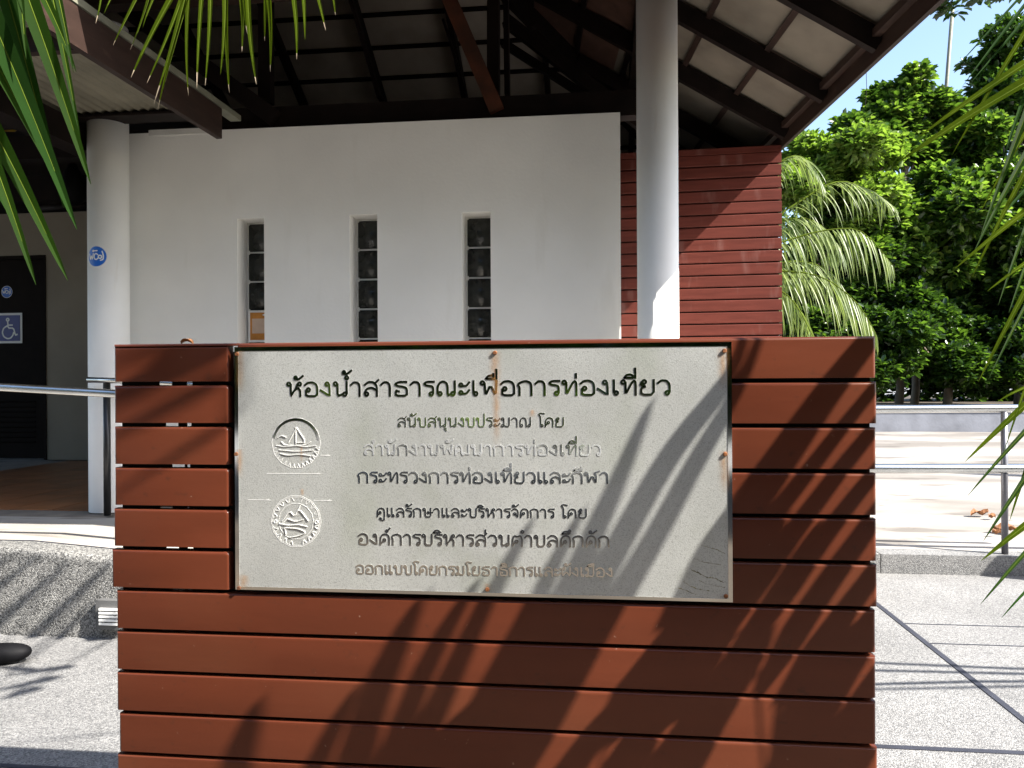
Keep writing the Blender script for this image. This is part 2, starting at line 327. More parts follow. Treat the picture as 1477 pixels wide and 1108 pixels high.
def stain_mat():
    m = bpy.data.materials.new('rust_stain_soft'); m.use_nodes = True; n = m.node_tree; N = n.nodes; L = n.links; b = N['Principled BSDF']
    b.inputs['Base Color'].default_value = (.40, .19, .05, 1); b.inputs['Roughness'].default_value = .75
    tc = N.new('ShaderNodeTexCoord'); mp = N.new('ShaderNodeMapping'); mp.inputs['Location'].default_value = (-1, -1, 0); mp.inputs['Scale'].default_value = (2, 2, 1)
    L.new(tc.outputs['Generated'], mp.inputs[0])
    sx = N.new('ShaderNodeSeparateXYZ'); L.new(tc.outputs['Generated'], sx.inputs[0])
    def mth(op, a, b_=None):
        q = N.new('ShaderNodeMath'); q.operation = op
        for i, v in enumerate((a, b_)):
            if v is None: continue
            if isinstance(v, (int, float)): q.inputs[i].default_value = v
            else: L.new(v, q.inputs[i])
        return q.outputs[0]
    dx = mth('ABSOLUTE', mth('SUBTRACT', sx.outputs[0], .5)); gx = mth('SUBTRACT', 1, mth('MULTIPLY', dx, 2))
    gz = mth('MULTIPLY', sx.outputs[2], mth('SUBTRACT', 1.25, sx.outputs[2])); g = mth('MULTIPLY', mth('POWER', gx, 1.5), mth('MULTIPLY', gz, 3.2))
    no = N.new('ShaderNodeTexNoise'); no.inputs['Scale'].default_value = 60; L.new(tc.outputs['Object'], no.inputs['Vector'])
    a = mth('MULTIPLY', g, mth('ADD', no.outputs['Fac'], -.05)); a = mth('MINIMUM', mth('MULTIPLY', a, .6), .6); L.new(a, b.inputs['Alpha']); return m
m_stain = stain_mat()
for (px, py, wd, hu, hd) in ((343, 511, .022, .008, .10), (714, 509, .020, .004, .075), (716, 545, .014, .02, .17), (1043, 506, .02, .006, .09), (343, 655, .018, .012, .06), (1045, 655, .018, .008, .09), (346, 846, .03, .03, .012), (703, 849, .014, .012, .01), (768, 596, .01, .008, .01), (435, 655, .006, .02, .02), (436, 712, .007, .012, .006)):
    c = on_y(px, py, PS); x0, x1 = c.x - wd, c.x + wd; x0 = max(x0, sx0 + .0005); x1 = min(x1, sx1 - .0005)
    z0 = max(c.z - hd, sz0 + .001); z1 = min(c.z + hu, sz1 - .001)
    me = mesh('rust_stain', [(x0, 0, z0), (x1, 0, z0), (x1, 0, z1), (x0, 0, z1), (c.x, -.00001, (z0 + z1) / 2)], [(0, 1, 4), (1, 2, 4), (2, 3, 4), (3, 0, 4)], m_stain, sign, loc=(0, PS - .00095, 0))
m_moss = mat('moss_dirt', (.27, .25, .15), .9, var=.4, scale=60)
for (pts_, wd_) in (([(1012, 786), (1022, 790), (1034, 793), (1046, 799)], .0012), ([(997, 822), (1008, 827), (1020, 833), (1030, 834), (1044, 841)], .0028), ([(985, 838), (996, 846), (1010, 851), (1024, 853)], .0018), ([(1002, 806), (1018, 812), (1040, 815)], .0010), ([(978, 848), (992, 853), (1004, 858)], .0014), ([(1008, 838), (1022, 843), (1046, 848)], .0010)):
    q0 = on_y(*pts_[0], PS); V = []; Fc = []; g_ = random.Random(int(pts_[0][0])); P3 = [on_y(*p, PS) for p in pts_]; P3 = [a_.lerp(b_, k / 6) for a_, b_ in zip(P3[:-1], P3[1:]) for k in range(6)] + [P3[-1]]
    for k, p in enumerate(P3):
        w1 = wd_ * .8 * g_.uniform(.15, 1.3); dz_ = g_.uniform(-.001, .001); V += [(p.x, PS - .00012, p.z + dz_ + w1), (p.x, PS - .0005, p.z + dz_), (p.x, PS - .00012, p.z + dz_ - w1 * g_.uniform(.3, 1))]
    for k in range(len(P3) - 1): a_ = 3 * k; Fc += [(a_, a_ + 1, a_ + 4, a_ + 3), (a_ + 1, a_ + 2, a_ + 5, a_ + 4)]
    mesh('moss_streak', V, Fc, m_moss, sign)
# ---- stroke alphabet (own drawing of traditional looped Thai letters)
def cyc(x, y, r): return ('c', x, y, r)
h = .12
G = {
'ก': (.84, [[(.12, 0), (.12, .58), (.03, .7), (.12, .86), (.4, 1), (.64, .88), (.7, .68), (.7, 0)]]),
'ค': (.86, [[(.1, 0), (.1, .6), (.22, .9), (.42, 1), (.64, .9), (.72, .66), (.72, 0)], [(.1, .02), (.3, .32)], cyc(.38, .42, h)]),
'ด': (.86, [[(.1, 0), (.1, .6), (.22, .9), (.42, 1), (.64, .9), (.72, .66), (.72, 0)], [(.1, .02), (.18, .26), (.24, .36)], cyc(.34, .46, h)]),
'ต': (.88, [[(.1, 0), (.1, .6), (.2, .95), (.42, .86), (.62, .97), (.73, .66), (.73, 0)], [(.1, .02), (.24, .34)], cyc(.36, .42, h)]),
'ง': (.66, [[(.48, .8), (.5, .4), (.5, 0), (.03, .42)], cyc(.37, .86, h)]),
'จ': (.7, [[(.05, .78), (.2, .98), (.45, .95), (.58, .7), (.56, 0), (.38, .34)], cyc(.3, .42, h)]),
'ฒ': (1.15, [[(.1, 0), (.08, .7), (.28, 1), (.5, .8), (.5, .12), (.76, .12)], [(.1, .02), (.2, .3)], cyc(.28, .42, .1), cyc(.62, .12, .1), [(1.0, 1), (1.0, .1)], [(.78, .12), (1.0, .12)]]),
'ณ': (1.12, [[(.1, .16), (.1, .62), (.2, .9), (.36, 1), (.54, .9), (.6, .66), (.6, 0), (.78, .12)], cyc(.22, .13, h), [(.96, 1), (.96, .2)], cyc(.86, .13, h)]),
'ท': (.86, [cyc(.14, .87, h), [(.25, .84), (.25, .0), (.55, .84), (.66, .98), (.73, .8), (.73, 0)]]),
'ธ': (.84, [[(.68, .98), (.3, .98), (.1, .84), (.2, .7), (.58, .62), (.7, .48), (.7, 0), (.14, 0), (.14, .38), (.3, .3)]]),
'น': (.88, [cyc(.14, .87, h), [(.25, .84), (.25, 0), (.52, .14)], [(.72, 1), (.72, .2)], cyc(.62, .13, h)]),
'บ': (.86, [cyc(.14, .87, h), [(.25, .84), (.25, 0), (.72, 0), (.72, 1)]]),
'ป': (.86, [cyc(.14, .87, h), [(.25, .84), (.25, 0), (.72, 0), (.72, 1.42)]]),
'ผ': (.88, [cyc(.24, .87, h), [(.1, .84), (.1, 0), (.42, .55), (.74, 0), (.74, 1)]]),
'พ': (.98, [cyc(.14, .87, h), [(.25, .84), (.3, 0), (.54, .72), (.8, 0), (.84, 1)]]),
'ฬ': (1.04, [cyc(.14, .87, h), [(.25, .84), (.3, 0), (.54, .72), (.8, 0), (.8, .75), (.7, .95), (.85, 1.02), (1.02, 1.12)]]),
'ม': (.88, [cyc(.16, .87, h), [(.27, .84), (.27, .2)], cyc(.16, .12, h), [(.3, .1), (.72, .0), (.72, 1)]]),
'ย': (.86, [cyc(.27, .87, h), [(.14, .84), (.1, .66), (.34, .56), (.13, .46), (.13, 0), (.72, 0), (.72, 1)]]),
'ร': (.64, [[(.56, .98), (.2, .98), (.06, .84), (.16, .72), (.46, .66), (.52, .5), (.52, .2)], cyc(.42, .12, h)]),
'ล': (.86, [[(.1, .78), (.3, 1), (.56, .97), (.72, .7), (.72, 0)], [(.72, .38), (.46, .6), (.2, .5), (.1, .2)], cyc(.2, .13, h)]),
'ส': (.88, [[(.1, .78), (.3, 1), (.56, .97), (.72, .7), (.72, 0)], [(.72, .38), (.46, .6), (.2, .5), (.1, .2)], cyc(.2, .13, h), [(.62, .88), (.8, 1.14)]]),
'ว': (.72, [[(.05, .78), (.22, .98), (.46, .95), (.6, .7), (.6, .2)], cyc(.49, .12, h)]),
'ษ': (.94, [cyc(.14, .87, h), [(.25, .84), (.25, 0), (.72, 0), (.72, 1)], cyc(.5, .5, .1), [(.58, .48), (.9, .56)]]),
'ห': (.9, [cyc(.14, .87, h), [(.25, .84), (.25, .0), (.42, .4), (.62, .62), (.74, .4), (.74, 0)], cyc(.7, .87, h), [(.58, .84), (.5, .5)]]),
'อ': (.86, [[(.07, .78), (.22, .96), (.46, 1), (.66, .86), (.72, .6), (.72, 0), (.14, 0), (.14, .4)], cyc(.26, .45, h)]),
'ะ': (.62, [cyc(.14, .74, .11), [(.24, .66), (.42, .68), (.55, .92)], cyc(.14, .2, .11), [(.24, .12), (.42, .14), (.55, .38)]]),
'า': (.66, [[(.05, .78), (.2, .98), (.4, .95), (.5, .74), (.5, 0)]]),
'เ': (.44, [[(.14, 1), (.14, .2)], cyc(.25, .12, h)]),
'แ': (.84, [[(.14, 1), (.14, .2)], cyc(.25, .12, h), [(.52, 1), (.52, .2)], cyc(.63, .12, h)]),
'โ': (.5, [[(.2, .2), (.2, 1.08), (.02, 1.36), (.16, 1.5), (.5, 1.42)], cyc(.31, .12, h)]),
' ': (.5, []),
}
SARA = [(-.66, 1.16), (-.56, 1.36), (-.36, 1.4), (-.15, 1.16), (-.66, 1.16)]
MARK = {'ิ': [SARA], 'ี': [SARA, [(-.15, 1.16), (-.15, 1.5)]], 'ึ': [SARA, cyc(-.18, 1.42, .09)], 'ื': [SARA, [(-.15, 1.16), (-.15, 1.5)], [(-.3, 1.3), (-.3, 1.5)]],
 'ั': [cyc(-.5, 1.34, .1), [(-.56, 1.24), (-.36, 1.2), (-.08, 1.48)]], 'ุ': [cyc(-.22, -.2, .07), [(-.14, -.2), (-.14, -.46)]], 'ู': [cyc(-.5, -.22, .08), [(-.42, -.2), (-.42, -.42), (-.16, -.42), (-.16, -.14)]],
 '์': [cyc(-.3, 1.28, .1), [(-.22, 1.34), (-.08, 1.56)]], '้': [cyc(-.4, 1.34, .09), [(-.44, 1.24), (-.26, 1.2), (-.02, 1.46)]], '่': [[(-.15, 1.2), (-.15, 1.46)]]}
def chaikin(p):
    if len(p) < 3: return p
    q = [p[0]]
    for a, b in zip(p[:-1], p[1:]): q += [(a[0] * .8 + b[0] * .2, a[1] * .8 + b[1] * .2), (a[0] * .2 + b[0] * .8, a[1] * .2 + b[1] * .8)]
    return q + [p[-1]]
def strokes_mesh(strokes, wd, th, mb=None, ox=0, oz=0, sx=1, sz=1):
    """raised strokes in the x-z plane, front towards -y"""
    mb = mb or MB(); k = 0
    for s in strokes:
        k += 1; y = -th - .00004 * k
        if s[0] == 'c':
            _, x, z, r = s; n = 14; V = []; cx = ox + x * sx; cz = oz + z * sz; ro = r * sz + wd / 2; ri = max(r * sz - wd / 2, .0002)
            for i in range(n):
                a = 2 * math.pi * i / n
                for rr, yy in ((ro, y), (ri, y), (ro, 0), (ri, 0)): V.append((cx + math.cos(a) * rr, yy, cz + math.sin(a) * rr))
            Fc = []
            for i in range(n):
                j = (i + 1) % n; Fc += [(4 * i, 4 * j, 4 * j + 1, 4 * i + 1), (4 * i + 2, 4 * j + 2, 4 * j, 4 * i), (4 * i + 1, 4 * j + 1, 4 * j + 3, 4 * i + 3)]
            mb.add(V, Fc); continue
        pts = [Vector((ox + x * sx, 0, oz + z * sz)) for x, z in chaikin(list(s))]
        n = len(pts); V = []
        for i, p in enumerate(pts):
            t0 = (pts[i] - pts[i - 1]).normalized() if i else (pts[1] - pts[0]).normalized(); t1 = (pts[i + 1] - pts[i]).normalized() if i < n - 1 else t0
            t = t0 + t1; t = t.normalized() if t.length > .1 else t0; nn = Vector((-t.z, 0, t.x)); c = max(.45, nn.dot(Vector((-t1.z, 0, t1.x))))
            if i == 0: p = p - t * wd * .4
            if i == n - 1: p = p + t * wd * .4
            o_ = nn * (wd / 2 / c)
            V += [(p.x + o_.x, y, p.z + o_.z), (p.x - o_.x, y, p.z - o_.z), (p.x + o_.x, 0, p.z + o_.z), (p.x - o_.x, 0, p.z - o_.z)]
        Fc = [(0, 1, 3, 2), (4 * n - 4, 4 * n - 2, 4 * n - 1, 4 * n - 3)]
        for i in range(n - 1): a = 4 * i; c = a + 4; Fc += [(a, c, c + 1, a + 1), (a, a + 2, c + 2, c), (a + 1, c + 1, c + 3, a + 3)]
        mb.add(V, Fc)
    return mb
def shift(strokes, dx, dz, s=1):
    r = []
    for q in strokes:
        if q[0] == 'c': r.append(('c', q[1] + dx, q[2] + dz, q[3] * s))
        else: r.append([(x + dx, z + dz) for x, z in q])
    return r
def clusters(text):
    out = []; i = 0
    for ch in text:
        if ch == 'ำ':
            if len(out[-1]) > 2 or True: out[-1][1] += [cyc(-.12 + out[-1][0], 1.32, .11)] if not out[-1][2] else []
            if out[-1][2]: pass
            out.append([G['า'][0], list(G['า'][1]), 0]); continue
        if ch in MARK:
            base = out[-1]; up_ = 0
            if ch in '้่' and base[2]: up_ = .34
            base[1] += shift(MARK[ch], base[0] + (0.0), up_); base[2] += (ch in 'ิีึืั') ; continue
        out.append([G[ch][0], list(G[ch][1]), 0])
    return out
def line(text, px0, px1, pyL, pyR, hpx, boldpx):
    a = on_y(px0, pyL, PS); c = on_y(px1, pyR, PS); cl = clusters(text); tot = sum(k[0] for k in cl) - .12
    hz = hpx / F * PS / 1.0; hz = (on_y((px0 + px1) / 2, pyL - hpx, PS).z - on_y((px0 + px1) / 2, pyL, PS).z)
    sx = (c.x - a.x) / tot; x = a.x; wd = boldpx / F * 1.83
    for wdt, st, _ in cl:
        if st:
            mb = strokes_mesh(st, wd, .0007, sx=sx, sz=hz)
            z = a.z + (c.z - a.z) * (x - a.x) / (c.x - a.x)
            mesh('letter', mb.V, mb.F, m_mirror, sign, loc=(x, PS - .0001, z))
        x += wdt * sx
# น้ำ : tone mark above the nikhahit, drawn by hand
def line1():
    txt = 'ห้องน้ำสาธารณะเพื่อการท่องเที่ยว'
    return txt
_old = clusters
def clusters(text):
    t = text.replace('น้ำ', '\u0001า')
    G['\u0001'] = (G['น'][0], G['น'][1] + [cyc(.72, 1.3, .11)] + shift(MARK['้'], .98, .36))
    return _old(t)
line(line1(), 413, 966, 571.5, 569, 20.5, 3.3)
line('สนับสนุนงบประมาณ โดย', 573, 813, 615.5, 615.5, 13, 1.7)
line('สำนักงานพัฒนาการท่องเที่ยว', 524, 866, 656, 657, 15, 2.0)
line('กระทรวงการท่องเที่ยวและกีฬา', 516, 877, 696, 697, 15.5, 2.4)
line('ดูแลรักษาและบริหารจัดการ โดย', 543, 846, 745, 747, 12.5, 2.0)
line('องค์การบริหารส่วนตำบลคึกคัก', 516, 878, 785, 789, 15.5, 2.5)
line('ออกแบบโดยกรมโยธาธิการและผังเมือง', 513, 883, 827, 832, 12.5, 2.2)
# ---- emblems
px2m = 1.86 / F
m_etch = mat('fine_etching', (.92, .92, .90), .38, metal=.4, var=.03)
def emblem(px, py, rpx, kind):
    c = on_y(px, py, PS); r = rpx * px2m; st = []; mb = MB()
    strokes_mesh([cyc(0, 0, r)], .0013, .0003, mb); st = []
    if kind == 0:
        arc = [(math.cos(a) * (r - .004), math.sin(a) * (r - .004)) for a in [R(q) for q in range(10, 175, 12)]]
        ar = strokes_mesh([arc], .0065, .0004); mesh('emblem_arc', ar.V, ar.F, m_mirror, sign, loc=(c.x, PS - .0001, c.z)); st = []
        for k in range(28):
            a = R(190 + k * 160 / 27); p = Vector((math.cos(a), math.sin(a))); q = Vector((-p.y, p.x)); r1, r2 = r * .97, r * .83
            st.append([(p.x * r1, p.y * r1), (p.x * r2 + q.x * .003 * (-1) ** k, p.y * r2 + q.y * .003 * (-1) ** k)])
        st += [[(-r * .82, -r * .1), (-r * .4, -r * .16), (0, -r * .1), (r * .4, -r * .16), (r * .82, -r * .1)], [(-r * .7, -r * .28), (0, -r * .34), (r * .7, -r * .28)],
               [(-r * .6, r * .05), (-r * .45, -r * .1), (r * .35, -r * .1), (r * .6, r * .05)], [(0, -r * .05), (0, r * .62)], [(.002, r * .6), (r * .42, r * .02), (.002, r * .02)], [(-.002, r * .5), (-r * .3, r * .02)],
               [(-r * .65, -r * .42), (-r * .3, -r * .5), (r * .1, -r * .44), (r * .6, -r * .5)], [(-r * .75, r * .2), (-r * .6, r * .3), (-r * .4, r * .22)]]
    else:
        strokes_mesh([cyc(0, 0, r * .95), cyc(0, 0, r * .70)], .0011, .0004, mb)
        for k in range(40):
            if k in (9, 10, 30, 31): continue
            a = R(k * 9); p = Vector((math.cos(a), math.sin(a))); q = Vector((-p.y, p.x))
            st.append([(p.x * r * .9, p.y * r * .9), (p.x * r * .78 + q.x * .003 * (-1) ** k, p.y * r * .78 + q.y * .003 * (-1) ** k)])
        for s_ in (-1, 1): st.append(cyc(s_ * r * .82, -r * .02, r * .06))
        st += [[(-r * .55, r * .0), (-r * .25, r * .4), (-r * .05, r * .18), (r * .12, r * .5), (r * .5, r * .02)], [(r * .12, r * .5), (r * .18, r * .62)],
               [(-r * .65, -r * .1), (-r * .3, -r * .16), (r * .1, -r * .12), (r * .45, -r * .2)], [(-r * .45, -r * .25), (r * .1, -r * .28), (r * .42, -r * .42), (r * .1, -r * .56), (-r * .25, -r * .62)], [(-r * .45, -r * .25), (-r * .4, -r * .5)],
               [(-r * .3, r * .08), (0, -r * .02), (r * .3, r * .08)], [(-r * .5, -r * .05), (-r * .35, r * .1)]]
    strokes_mesh(st, .0011, .00025, mb)
    mesh('emblem', mb.V, mb.F, m_etch, sign, loc=(c.x, PS - .0001, c.z))
emblem(427, 639, 37.5, 0); emblem(427, 752, 38.5, 1)
for (xa, xb, py) in ((385, 462, 683), (358, 390, 721), (452, 478, 722), (462, 476, 657)):
    a = on_y(xa, py, PS); c = on_y(xb, py, PS); mb = strokes_mesh([[(0, 0), (c.x - a.x, 0)], [(c.x - a.x - .012, 0), (c.x - a.x - .004, .002)], [(c.x - a.x - .014, 0), (c.x - a.x - .002, -.0005)]], .0013, .0003)
    mesh('scratch', mb.V, mb.F, m_etch, sign, loc=(a.x, PS - .0001, a.z))
# small dry leaf on top of the screen
c = on_y(270, 492, PY + .012)
V = []; Fc = []
for i in range(7):
    t = i / 6; x = (t - .5) * .034; wd = .011 * math.sin(math.pi * min(1, t * .9 + .08)); z = .006 + .007 * math.sin(t * 3.4)
    V += [(x, -wd, z + .004), (x, 0, z - .003), (x, wd, z + .005)]
for i in range(6): a = i * 3; Fc += [(a, a + 1, a + 4, a + 3), (a + 1, a + 2, a + 5, a + 4)]
o = mesh('dry_leaf', [Vector(v) + Vector((c.x, c.y, 1.333)) for v in V], Fc, m_dry); tag(o, 'tiny curled dry leaf lying on the top edge of the slat screen', 'leaf')
# ================================================================== BUILDING
bld = empty('restroom_building', (-1.5, 6.5, 0), 'open fronted public toilet building with white wall, round columns and hipped roof behind the screen', 'building')
# white wall with three slit windows
WY = 4.84; WX0, WX1, WZ1 = -3.13, on_y(895, 300, WY).x, on_y(895, 162, WY).z
RD = .136; WB = FZ
wins = []
for (pa, pb, pt) in ((342, 381, 315), (504, 541, 310), (666, 706, 306)):
    a = on_y(pa, pt, WY); c = on_y(pb, pt, WY); wins.append((a.x, a.x + .185, 2.30 if False else a.z))
zt = [w_[2] for w_ in wins]
wall = MB(); xs_ = [WX0]
for a, c, z in wins: xs_ += [a, c]
xs_.append(WX1); NB = 8
for i in range(0, len(xs_), 2): wall.box(xs_[i], xs_[i + 1], WY, WY + .24, WB, WZ1)
for a, c, z in wins:
    wall.box(a, c, WY, WY + .24, z, WZ1); wall.box(a, c, WY, WY + .24, WB, z - NB * .198 - .012)
wallo = wall.build('wall', m_white, bld)
gb = MB(); bw_, bh_ = .163, .186
bmg = bmesh.new(); bmesh.ops.create_cube(bmg, size=1)
for v in bmg.verts: v.co = Vector((v.co.x * bw_, v.co.y * .07, v.co.z * bh_))
bmesh.ops.bevel(bmg, geom=list(bmg.edges), offset=.008, segments=2, affect='EDGES')
gme = bpy.data.meshes.new('glass_block'); bmg.to_mesh(gme); bmg.free(); gme.materials.append(m_glass)
for p in gme.polygons: p.use_smooth = True
for a, c, z in wins:
    MB().box(a + .0005, c - .0005, WY + RD + .012, WY + .23, z - NB * .198 - .01, z - .0005).build('mortar_joint', m_mortar, wallo)
    for k in range(NB):
        link('glass_block', gme, wallo, ((a + c) / 2, WY + RD + .037, z - .012 - bh_ / 2 - k * .198))
# other walls of the block
MB().box(WX1 - .2, WX1 - .002, WY + .242, 6.9, WB, WZ1).build('side_wall', m_white, bld)
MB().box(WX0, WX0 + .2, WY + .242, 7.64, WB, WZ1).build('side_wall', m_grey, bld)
IY = on_z(40, 663, FZ).y
zc = on_y(60, 307, IY).z
# inner wall with a doorway
dx1 = on_y(63, 500, IY).x; dx0 = dx1 - .95; dz = on_y(40, 374, IY).z
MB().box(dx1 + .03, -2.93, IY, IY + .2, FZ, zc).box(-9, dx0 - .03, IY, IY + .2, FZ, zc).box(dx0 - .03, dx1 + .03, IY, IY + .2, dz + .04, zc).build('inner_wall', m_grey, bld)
dr = MB().box(dx0, dx1, IY + .03, IY + .07, FZ + .01, dz).build('door', m_door, bld)
for k in range(9): MB().beam((dx0 + .12, IY + .024, .62 + k * .055), (dx1 - .12, IY + .024, .62 + k * .055), .03, .006, up=(0, .6, 1)).build('louvre', m_door, dr)
MB().box(dx0 - .03, dx0 - .001, IY - .01, IY + .08, FZ, dz + .04).box(dx1 + .001, dx1 + .03, IY - .01, IY + .08, FZ, dz + .04).box(dx0 - .001, dx1 + .001, IY - .01, IY + .08, dz + .002, dz + .04).build('door_frame', m_door, bld)
MB().box(-9, .9, 8.95, 9.08, FZ, 3.32).build('rear_light_block', m_grey, bld)  # unseen wall added to keep light off the rear roof boards
MB().beam((1.44, 6.9, 1.86), (1.29, 9.0, 1.86), .1, 2.86).build('rear_side_light_block', m_grey, bld)  # unseen side piece added to block light from the right
MB().box(.905, 1.3, 8.95, 9.08, FZ, 3.32).build('rear_light_block', m_grey, bld)  # rest of the added rear light block
# columns
def column(px, name='column', top=3.54):
    CYc = 4.63; d = ray(px, 400); x = on_y(px, 400, CYc).x
    b = MB(); n = 40; r = .1215; V = []; Fc = []
    zs = [FZ, FZ + .02, top]
    for z in zs:
        for k in range(n): a = 2 * math.pi * k / n; V.append((x + math.cos(a) * r, CYc + math.sin(a) * r, z))
    for i in range(2):
        for k in range(n): Fc.append((i * n + k, i * n + (k + 1) % n, (i + 1) * n + (k + 1) % n, (i + 1) * n + k))
    Fc.append(tuple(2 * n + k for k in range(n)))
    o = mesh('column', V, Fc, m_col, bld, smooth=True); return x, CYc, r
cxL = column(157); cxR = column(949, top=3.95); column(-640)
# red slat cladding (slightly turned)
a0 = R(-2.7); rc = on_y(1127, 212, 6.747); RW = Vector((rc.x, 6.747, 0)); ew = Vector((math.cos(a0), math.sin(a0), 0))
clad = MB().beam(RW - ew * 2.0 + Vector((0, .05, FZ + 1.38)), RW - ew * .02 + Vector((0, .05, FZ + 1.38)), .05, 2.76).build('cladding_backing', m_dark, bld)
prof_ = [(0.0, .0), (-.024, .002), (-.026, .006), (-.026, .088), (-.023, .094), (0, .096)]
V = []; 
for x in (-1.98, 0):
    for yy, zz in prof_: V.append(ew * x + Vector((0, yy, zz)))
n = len(prof_); Fc = [tuple(range(n)), tuple(reversed(range(n, 2 * n)))] + [(k + 1, k, n + k, n + k + 1) for k in range(n - 1)]
cm = bpy.data.meshes.new('slat'); cm.from_pydata(V, [], Fc); cm.materials.append(m_red)
for k in range(26):
    z = 3.10 - k * .1045
    if z > FZ: link('slat', cm, clad, (RW.x + rng.uniform(-.002, .002), RW.y + .022, z))
MB().beam(RW - ew * 1.98 + Vector((0, .01, 3.222)), RW + Vector((0, .01, 3.222)), .045, .05).build('top_board', m_red, clad)
# ---- roof
RZ = 3.40; TAN = math.tan(R(30)); ED = Vector((-.092, .9958, 0)).normalized(); IN = Vector((-ED.y, ED.x, 0)); IN = Vector((-.9958, -.092, 0)).normalized()
RYb = 9.18; RYf = 3.1
def fx(y): return 1.57 - .092 * (y - 6.747)
def right_pt(y, run, dz=0):
    p = Vector((fx(y), y, RZ)) + IN * run; p.z = RZ + run * TAN + dz; return p
nR = (Vector((0, 0, 1)) * 1 + IN * -TAN).normalized()
roof = MB().beam((-7, 6.14, 5.02), (-1.6, 6.14, 5.02), .06, .16).build('ridge_beam', m_dark, bld)
# covering (closed slabs above the boards)
CR = right_pt(RYb, 0); CF = right_pt(RYf, 0); RG = Vector((-1.62, 6.14, RZ + 3.04 * TAN)); RGL = Vector((-6, 6.14, RG.z)); CL = Vector((-9, RYb, RZ)); CLf = Vector((-9, RYf, RZ))
def slab(pts, name, m, th=.05, off=.03, parent=bld):
    n = len(pts); V = [p + Vector((0, 0, off)) for p in pts] + [p + Vector((0, 0, off + th)) for p in pts]
    Fc = [tuple(reversed(range(n))), tuple(range(n, 2 * n))] + [(i, (i + 1) % n, n + (i + 1) % n, n + i) for i in range(n)]
    return mesh(name, V, Fc, m, parent)
ov = Vector((.05, 0, 0))
slab([CF + ov, CR + ov, RG], 'roof_covering', m_tile); slab([CR, CL, RGL, RG], 'roof_covering', m_tile); slab([CLf, CF, RG, RGL], 'roof_covering', m_tile); slab([CL, CLf, RGL], 'roof_covering', m_tile)
# front slope underside boards as one closed ceiling (out of view above)
# right slope: rafters, battens, boards
ys = [9.05, 8.25, 7.42, 6.58, 5.76, 4.92, 4.09, 3.3]
def runmax(y): return min(3.04, (RYb - y), 9)
for y in ys:
    rm = min(3.0, max(.1, (RYb - y) * .96), max(.1, (y - RYf) * .96 + .05)) if y > 6.1 else min(3.0, max(.3, (y - RYf) * .96))
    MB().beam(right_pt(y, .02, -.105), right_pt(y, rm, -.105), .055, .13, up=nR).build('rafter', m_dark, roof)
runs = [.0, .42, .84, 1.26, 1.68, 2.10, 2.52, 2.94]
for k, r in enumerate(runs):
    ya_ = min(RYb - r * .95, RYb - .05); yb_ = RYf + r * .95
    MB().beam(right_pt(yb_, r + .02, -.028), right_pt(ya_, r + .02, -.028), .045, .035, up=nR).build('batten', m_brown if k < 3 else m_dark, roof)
    for i in range(len(ys) - 1):
        y1_, y0_ = ys[i], ys[i + 1]; ym = (y0_ + y1_) / 2
        if r > min(RYb - y0_, y1_ - RYf): continue
        p = [right_pt(y0_ + .003, r + .004), right_pt(y1_ - .003, r + .004), right_pt(y1_ - .003, r + .416), right_pt(y0_ + .003, r + .416)]
        slab(p, 'roof_board', m_board, .008, rng.uniform(-.004, .002), roof)
# rear slope
m_rear = mat('roof_board_lightened', (.36, .31, .26), .9, var=.14, scale=3)  # same boards, colour lightened to make up for the deep shade there
def rear_pt(x, y, dz=0): return Vector((x, y, RZ + (RYb - y) * TAN + dz))
nB = Vector((0, -TAN, 1)).normalized() * -1
xr = [.95 - .85 * k for k in range(9)]
xr = [on_y(548, 145, 7.6).x + .85 * k for k in range(-5, 4)]
for x in xr:
    yhi = min(RYb - .05, 9.1); ylo = max(6.2, RYb - max(.2, (fx(7.5) - x)))
    MB().beam(rear_pt(x, yhi, -.09), rear_pt(x, ylo, -.09), .05, .11, up=(0, TAN, 1)).build('rafter', m_dark, roof)
yb = [7.55 + .3 * j for j in range(-5, 6)]
for j, y in enumerate(yb):
    if y > RYb or y < 6.1: continue
    xm = fx(y) - (RYb - y)
    MB().beam(rear_pt(-6.5, y, -.024), rear_pt(xm, y, -.024), .03, .03, up=(0, TAN, 1)).build('batten', m_dark, roof)
    if y + .3 > RYb: continue
    for x in xr:
        x1_ = min(x + .848, xm + .1)
        if x1_ < x + .1: continue
        slab([rear_pt(x + .002, y + .002), rear_pt(x1_, y + .002), rear_pt(x1_, y + .297), rear_pt(x + .002, y + .297)], 'roof_board', m_rear, .008, rng.uniform(-.003, .002), roof)
# hip rafter
MB().beam(right_pt(RYb - .02, .02, -.12), right_pt(6.2, 2.96, -.12), .07, .18).build('hip_rafter', m_dark, roof)
# fascia
f0 = Vector((fx(RYf), RYf, 3.31)); f1 = Vector((fx(RYb), RYb, 3.31))
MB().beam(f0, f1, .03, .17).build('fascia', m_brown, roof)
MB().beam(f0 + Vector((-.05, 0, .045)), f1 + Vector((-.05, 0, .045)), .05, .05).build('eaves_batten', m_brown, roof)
b = MB()
tl = bpy.data.meshes.new('edge_tile'); tb = MB(); tb.beam((0, 0, 0), ED * .31, .075, .02); tl.from_pydata(tb.V, [], tb.F); tl.materials.append(m_tile)
for k in range(19): link('edge_tile', tl, roof, (fx(RYf + k * .32) + .045, RYf + k * .32, 3.402 + rng.uniform(-.004, .004)))
MB().beam((-9, RYf, 3.33), (fx(RYf), RYf, 3.33), .03, .17).build('fascia', m_brown, roof)
MB().beam((-9, RYb, 3.31), (fx(RYb), RYb, 3.31), .03, .17).build('fascia', m_brown, roof)
